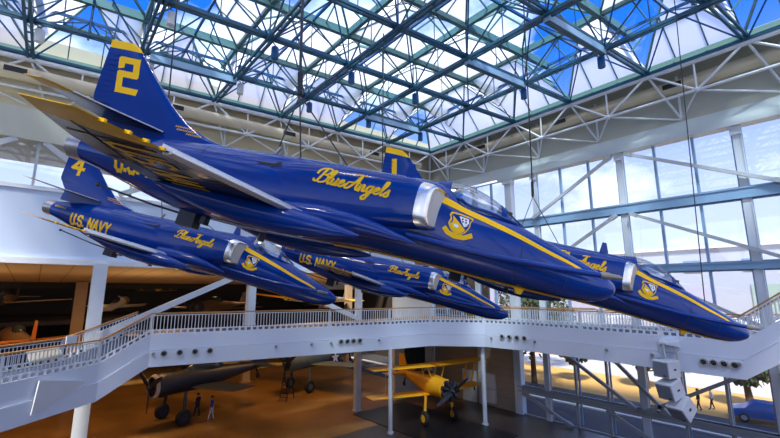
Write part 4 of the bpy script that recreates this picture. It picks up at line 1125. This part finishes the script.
prop_plane((12.5, 46.5, FZ), (0, 0, math.radians(215)), 'dark brown propeller aircraft with pale wings behind the navy fighter', 'propeller aircraft on the hall floor', M['dark'], M['greypl'], 8.5, 9., M['navy'], False, False, 3)
# hanging ones, seen over the walkway railing
def hang(pl, z):
    p = pl.location
prop_plane((23.6, 37.6, -1.15), (-.06, .16, math.radians(-84)), 'hanging yellow monoplane seen over the railing between the middle jets', 'propeller aircraft hanging in the hall', M['trainer'], M['trainer'], 6.5, 15., M['yellow_worn'], False, False, 2, False)
prop_plane((11.0, 58., .3), (0, .0, math.radians(240)), 'small hanging yellow biplane far in the dark hall at left', 'propeller aircraft hanging in the hall', M['yellow_worn'], M['yellow_worn'], 7., 9., M['brownpl'], True, False, 2, False, scale=.55)
prop_plane((-1.2, 42.6, -3.3), (0, .0, math.radians(100)), 'brown aircraft with orange tail fin behind the left landing', 'propeller aircraft hanging in the hall', M['brownpl'], M['orangepl'], 8.5, 10., M['brownpl'], False, False, 3, False, M['orangepl'])
prop_plane((12., 44., -1.6), (0, .0, math.radians(215)), 'hanging dark brown aircraft behind the middle walkway pillar', 'propeller aircraft hanging in the hall', M['brownpl'], M['brownpl'], 9., 12., M['dark'], False, False, 3, False)
prop_plane((-3., 52., -.8), (0, .0, math.radians(260)), 'hanging brown aircraft in the dark hall at far left', 'propeller aircraft hanging in the hall', M['brownpl'], M['tan'], 9., 11., M['dark'], False, False, 3, False)
prop_plane((26., 46., -1.2), (0, .0, math.radians(200)), 'hanging pale grey aircraft deep in the hall under the farthest jet', 'propeller aircraft hanging in the hall', M['greypl'], M['greypl'], 9., 11., M['dark'], False, False, 3, False)
prop_plane((6.6, 47., -.9), (0, -.2, math.radians(60)), 'small hanging pale grey aircraft just right of the left tan pillar', 'propeller aircraft hanging in the hall', M['greypl'], M['greypl'], 8., 8., M['brownpl'], False, False, 3, False, M['bldpink'], scale=.6)
# upper gallery at the back of the hall that the far planes stand over
sbox('walkway_floor_hall', M['hallwall'], XL - 8, 40, 54, 71, -3.4, -3.0)
# display floor under the biplane
mb = MB(); mb.box(-3.8, 1.7, -5.5, 5.6, 0, .05)
tag(mb.build('display_platform', M['plinth'], loc=(23.6, 21.6, FLOOR)), 'black display platform on the floor under the yellow biplane', 'platform')
# maintenance ladder
o = empty('step_ladder', (17.8, 34.5, FLOOR), (0, 0, .5)); tag(o, 'dark metal step ladder beside the star marked aircraft', 'ladder')
for s in (-1, 1):
    mb = MB(); mb.beam(V(-.5, s * .35, 0), V(.1, s * .35, 2.4), .06, .06); mb.beam(V(.7, s * .35, 0), V(.1, s * .35, 2.4), .06, .06); mb.build('side_rail', M['dark'], o)
for k in range(7):
    z = .3 + k * .32; x = -.5 + .6 * z / 2.4; mb = MB(); mb.box(x - .1, x + .1, -.35, .35, z, z + .03); mb.build('step', M['dark'], o)
# ------------------------------------------------------------------ people
def person(loc, rz, label, top, legs, h=1.75, stride=.18, hair=None):
    me = bpy.data.meshes.new('person')
    J_ = dict(pel=(0, 0, .95), sp=(0, 0, 1.2), ch=(.01, 0, 1.40), nk=(.02, 0, 1.52), hd=(.03, 0, 1.60), hdt=(.03, 0, 1.72),
              hl=(0, .10, .90), kl=(stride * .6, .11, .50), al=(stride, .11, .09), fl=(stride + .16, .12, .04),
              hr=(0, -.10, .90), kr=(-stride * .2, -.11, .50), ar=(-stride * .9, -.11, .10), fr=(-stride * .9 + .16, -.12, .04),
              sl=(0, .19, 1.42), el=(-.04, .25, 1.15), wl=(.06, .26, .92), dl=(.09, .25, .82), sr=(0, -.19, 1.42), er=(-.02, -.25, 1.15), wr=(.08, -.26, .92), dr=(.11, -.25, .82))
    R_ = dict(pel=.15, sp=.14, ch=.16, nk=.06, hd=.095, hdt=.085, hl=.095, kl=.065, al=.042, fl=.04, hr=.095, kr=.065, ar=.042, fr=.04, sl=.07, el=.045, wl=.033, dl=.035, sr=.07, er=.045, wr=.033, dr=.035)
    E_ = [('pel', 'sp'), ('sp', 'ch'), ('ch', 'nk'), ('nk', 'hd'), ('hd', 'hdt'), ('pel', 'hl'), ('hl', 'kl'), ('kl', 'al'), ('al', 'fl'), ('pel', 'hr'), ('hr', 'kr'), ('kr', 'ar'), ('ar', 'fr'),
          ('ch', 'sl'), ('sl', 'el'), ('el', 'wl'), ('wl', 'dl'), ('ch', 'sr'), ('sr', 'er'), ('er', 'wr'), ('wr', 'dr')]
    ks = list(J_); me.from_pydata([J_[k] for k in ks], [(ks.index(a), ks.index(b)) for a, b in E_], []); me.update()
    tmp = bpy.data.objects.new('person', me); COL.objects.link(tmp)
    sk = tmp.modifiers.new('s', 'SKIN'); 
    for k, sv in zip(ks, me.skin_vertices[0].data): sv.radius = (R_[k], R_[k])
    me.skin_vertices[0].data[0].use_root = True
    sd = tmp.modifiers.new('d', 'SUBSURF'); sd.levels = 1; sd.render_levels = 1
    dg = bpy.context.evaluated_depsgraph_get(); m2 = bpy.data.meshes.new_from_object(tmp.evaluated_get(dg))
    bpy.data.objects.remove(tmp)
    for m in (M['skin'], top, legs, M['dark']): m2.materials.append(m)
    for p in m2.polygons:
        c = p.center; arm = abs(c.y) > .2 and c.z < 1.12
        p.material_index = 0 if c.z > 1.5 or (arm and c.z < 1.0 and abs(c.y) > .2) else 3 if c.z < .09 else 2 if c.z < .98 and not arm else 1
        p.use_smooth = True
    o = bpy.data.objects.new('person', m2); COL.objects.link(o); o.location = loc; o.rotation_euler = (0, 0, rz); o.scale = (h / 1.8,) * 3
    tag(o, label, 'person', 'visitors')
    mb = MB(); mb.ball(V(.01, 0, 1.69), .115, .1, .105, 12, 8); mb.build('hair', hair or M['dark'], o, 60)
    return o
person((10.4, 34.6, FLOOR), 2.2, 'person in dark clothes walking on the hall floor at left', M['cloth_dark'], M['cloth_dark'])
person((10.95, 33.0, FLOOR), 2.6, 'person in a blue shirt and pale trousers on the hall floor', M['cloth_blue'], M['cloth_white'])

# ------------------------------------------------------------------ outdoors
mb = MB(); mb.box(XR + .35, 260, -120, 160, FLOOR - .25, FLOOR - .02); struct(mb.build('ground_outside', M['grass']))
mb = MB(); mb.box(51, 60, -120, 160, FLOOR - .02, FLOOR + .0); struct(mb.build('road_outside', M['road']))
mb = MB(); mb.box(XR + .4, 40.5, -60, 80, FLOOR - .02, FLOOR + .01); struct(mb.build('ground_shade_outside', M['lawn_shade']))  # near ground strip: shade on the lawn put into its dark colour
mb = MB(); mb.box(35.2, 35.6, -60, 80, FLOOR + .01, FLOOR + .12); struct(mb.build('kerb_outside', M['road']))
b = empty('building', (78, 20, FLOOR)); tag(b, 'long pale building with small windows across the lawn outside the window wall', 'building')
mb = MB(); mb.box(0, 14, -70, 60, 0, 16.0); mb.build('wall', M['bld'], b)
mb = MB(); mb.box(-.4, 14.3, -70.3, 60.3, 16.0, 16.5); mb.build('roof', M['white'], b)
for k in range(16):
    y = -62 + k * 7.2
    mb = MB(); mb.box(-.12, .05, y, y + 2.2, 12.4, 14.2); w_ = mb.build('window', M['bldwin'], b)
for k in range(12):
    mb = MB(); y = -60 + k * 9; mb.box(-.2, .05, y, y + 5.0, 6.4, 10.5); mb.build('wall_panel', M['bldgreen'] if k % 2 else M['bldpink'], b)
o = empty('canopy_roof', (60, 10, FLOOR)); tag(o, 'slatted pale shelter roof outside below the building windows', 'shelter')
mb = MB()
for k in range(26): mb.box(-2, 6, -13 + k, -13 + k + .5, 6.0, 6.2)
mb.build('slat_roof', M['white'], o)
for k in range(4):
    mb = MB(); mb.tube(V(-1.5, -12 + k * 8, 0), V(-1.5, -12 + k * 8, 6), .15, 8); mb.build('post', M['white'], o, 40)
def tree(loc, h, label, r):
    o = empty('tree', loc); tag(o, label, 'tree', 'trees outside')
    rnd = random.Random(label); mb = MB(); top = V(.3, .2, h * .55)
    mb.tube(V(0, 0, 0), top, .3, 10, .2)
    mb.build('trunk', M['bark'], o, 50)
    for k in range(5):
        t = 2 * PI * k / 5; mb = MB(); mb.tube(top - V(0, 0, .6), top + V(math.cos(t) * r * .6, math.sin(t) * r * .6, h * .18), .12, 7, .04); mb.build('branch', M['bark'], o, 50)
    mb = MB()
    for k in range(900):
        d = V(rnd.gauss(0, 1), rnd.gauss(0, 1), rnd.gauss(0, .7)).normalized() * r * rnd.uniform(.55, 1.05) + V(.3, .2, h * .72)
        a = V(rnd.gauss(0, 1), rnd.gauss(0, 1), rnd.gauss(0, 1)).normalized() * .28; bb = V(rnd.gauss(0, 1), rnd.gauss(0, 1), rnd.gauss(0, 1)).normalized() * .28
        mb.add([d - a, d + bb, d + a, d - bb], [(0, 1, 2, 3)])
    mb.build('crown', M['leaf'], o)
for x_, y_, w_ in ((45.5, 7., 'right of the white speakers'), (47, 15., 'left of the white speakers'), (45, 21., 'farther left along the lawn')):
    tree((x_, y_, FLOOR), 4.6, 'small tree outside hidden by the walkway fascia, ' + w_, 1.7)
tree((40.5, 23.5, FLOOR), 8., 'leafy tree outside seen under the walkway beside the wide pillar', 3.2)
tree((50., 27., FLOOR), 9., 'leafy tree farther out across the lawn behind the corner pillar', 3.6)
tree((62., 38., FLOOR), 10., 'leafy tree farthest out near the pale building', 4.0)
# car
o = empty('car', (41.5, 5.6, FLOOR), (0, 0, math.radians(100))); tag(o, 'blue car parked outside the window wall at the right edge', 'car')
prof = [(-2.1, .35), (-2.15, .75), (-1.9, .92), (-1.3, .98), (-.8, 1.42), (.6, 1.45), (1.2, 1.0), (1.95, .86), (2.15, .65), (2.1, .35)]
mb = MB(); n = len(prof)
rg = [[V(x, y, z if z < .95 else z) for x, z in prof] for y in (-.84, -.8, .8, .84)]
rg[0] = [V(x * .98, -.86, min(z, .9)) for x, z in prof]; rg[3] = [V(x * .98, .86, min(z, .9)) for x, z in prof]
rg[1] = [V(x, -.66 if z > 1.2 else -.82, z) for x, z in prof]; rg[2] = [V(x, .66 if z > 1.2 else .82, z) for x, z in prof]
mb.loft(rg); mb.build('body', M['carblue'], o, 40)
mb = MB(); mb.hexa([V(-1.2, -.80, 1.0), V(1.1, -.80, 1.0), V(1.1, .80, 1.0), V(-1.2, .80, 1.0)], [V(-.8, -.68, 1.38), V(.58, -.68, 1.38), V(.58, .68, 1.38), V(-.8, .68, 1.38)]); mb.build('windows', M['carglass'], o)
for x in (-1.3, 1.3):
    for s in (-1, 1):
        mb = MB(); mb.lathe([(-.1, .2), (-.1, .3), (.1, .3), (.1, .2)], (x, s * .8, .32), 'y', 18); wh = mb.build('wheel', M['rubber'], o, 40)
        mb = MB(); mb.lathe([(-.11, .001), (-.11, .19), (.11, .19), (.11, .001)], (x, s * .8, .32), 'y', 14, cap=False); mb.build('hub', M['greypl'], wh, 40)
person((41.3, 9.6, FLOOR), 2.0, 'person in dark clothes walking outside between the speakers and the blue car', M['cloth_dark'], M['cloth_dark'])
person((42.6, 9.0, FLOOR), 2.0, 'person in pale top outside beside the blue car', M['cloth_white'], M['cloth_dark'])

# ------------------------------------------------------------------ light
w = bpy.data.worlds.new('sky'); S.world = w; w.use_nodes = True; nt = w.node_tree
for n_ in list(nt.nodes): nt.nodes.remove(n_)
N = nt.nodes.new; Lk = nt.links.new
out = N('ShaderNodeOutputWorld'); bg = N('ShaderNodeBackground'); tc = N('ShaderNodeTexCoord'); sep = N('ShaderNodeSeparateXYZ')
Lk(tc.outputs['Generated'], sep.inputs[0])
el = N('ShaderNodeMapRange'); el.inputs[1].default_value = .12; el.inputs[2].default_value = .55; el.interpolation_type = 'SMOOTHSTEP'; Lk(sep.outputs['Z'], el.inputs[0])
grad = N('ShaderNodeMix'); grad.data_type = 'RGBA'; grad.inputs['A'].default_value = (.46, .53, .73, 1); grad.inputs['B'].default_value = (.012, .13, .62, 1); Lk(el.outputs[0], grad.inputs['Factor'])
nz = N('ShaderNodeTexNoise'); nz.inputs['Scale'].default_value = 2.6; nz.inputs['Detail'].default_value = 7; nz.inputs['Roughness'].default_value = .55
mp = N('ShaderNodeMapping'); mp.inputs['Scale'].default_value = (1, 1, 1.8); mp.inputs['Location'].default_value = (3.1, 1.7, 0); Lk(tc.outputs['Generated'], mp.inputs[0]); Lk(mp.outputs[0], nz.inputs['Vector'])
cr = N('ShaderNodeValToRGB'); cr.color_ramp.elements[0].position = .50; cr.color_ramp.elements[1].position = .66; Lk(nz.outputs['Fac'], cr.inputs[0])
mix = N('ShaderNodeMix'); mix.data_type = 'RGBA'; mix.inputs['B'].default_value = (.95, .97, 1.0, 1); Lk(cr.outputs[0], mix.inputs['Factor']); Lk(grad.outputs['Result'], mix.inputs['A'])
Lk(mix.outputs['Result'], bg.inputs['Color']); bg.inputs['Strength'].default_value = 1.3; Lk(bg.outputs[0], out.inputs[0])
sun = bpy.data.lights.new('sun', 'SUN'); sun.energy = 5.6; sun.angle = math.radians(9); sun.color = (1, .93, .82)
so = bpy.data.objects.new('sun', sun); COL.objects.link(so); so.rotation_euler = V(.45, .34, -.83).to_track_quat('-Z', 'Y').to_euler()
# warm lamps of the hall: ceiling ones, then ones facing up at the soffit
def area(loc, e, col, size, rot=(0, 0, 0)):
    l = bpy.data.lights.new('hall_lamp', 'AREA'); l.energy = e; l.color = col; l.size = size
    o = bpy.data.objects.new('hall_lamp', l); COL.objects.link(o); o.location = loc; o.rotation_euler = rot
for x, y, e in ((-4, 36, 190), (8, 36, 270), (20, 35, 280), (4, 50, 160), (18, 50, 160), (30, 48, 110)):
    area((x, y, .55 if y < 46 else 4.6), e, (1, .55, .2), 2.5)
for x in (-4, 6, 16, 24):
    area((x, 33, -3.0), 70, (1, .62, .28), 1.2, (PI, 0, 0))

S.view_settings.view_transform = 'Standard'; S.view_settings.look = 'None'; S.view_settings.gamma = 1.; S.view_settings.use_curve_mapping = False
S.view_settings.exposure = .68
S.cycles.use_denoising = True
S.cycles.max_bounces = 10; S.cycles.transparent_max_bounces = 24; S.cycles.diffuse_bounces = 4
S.cycles.caustics_reflective = False; S.cycles.caustics_refractive = False
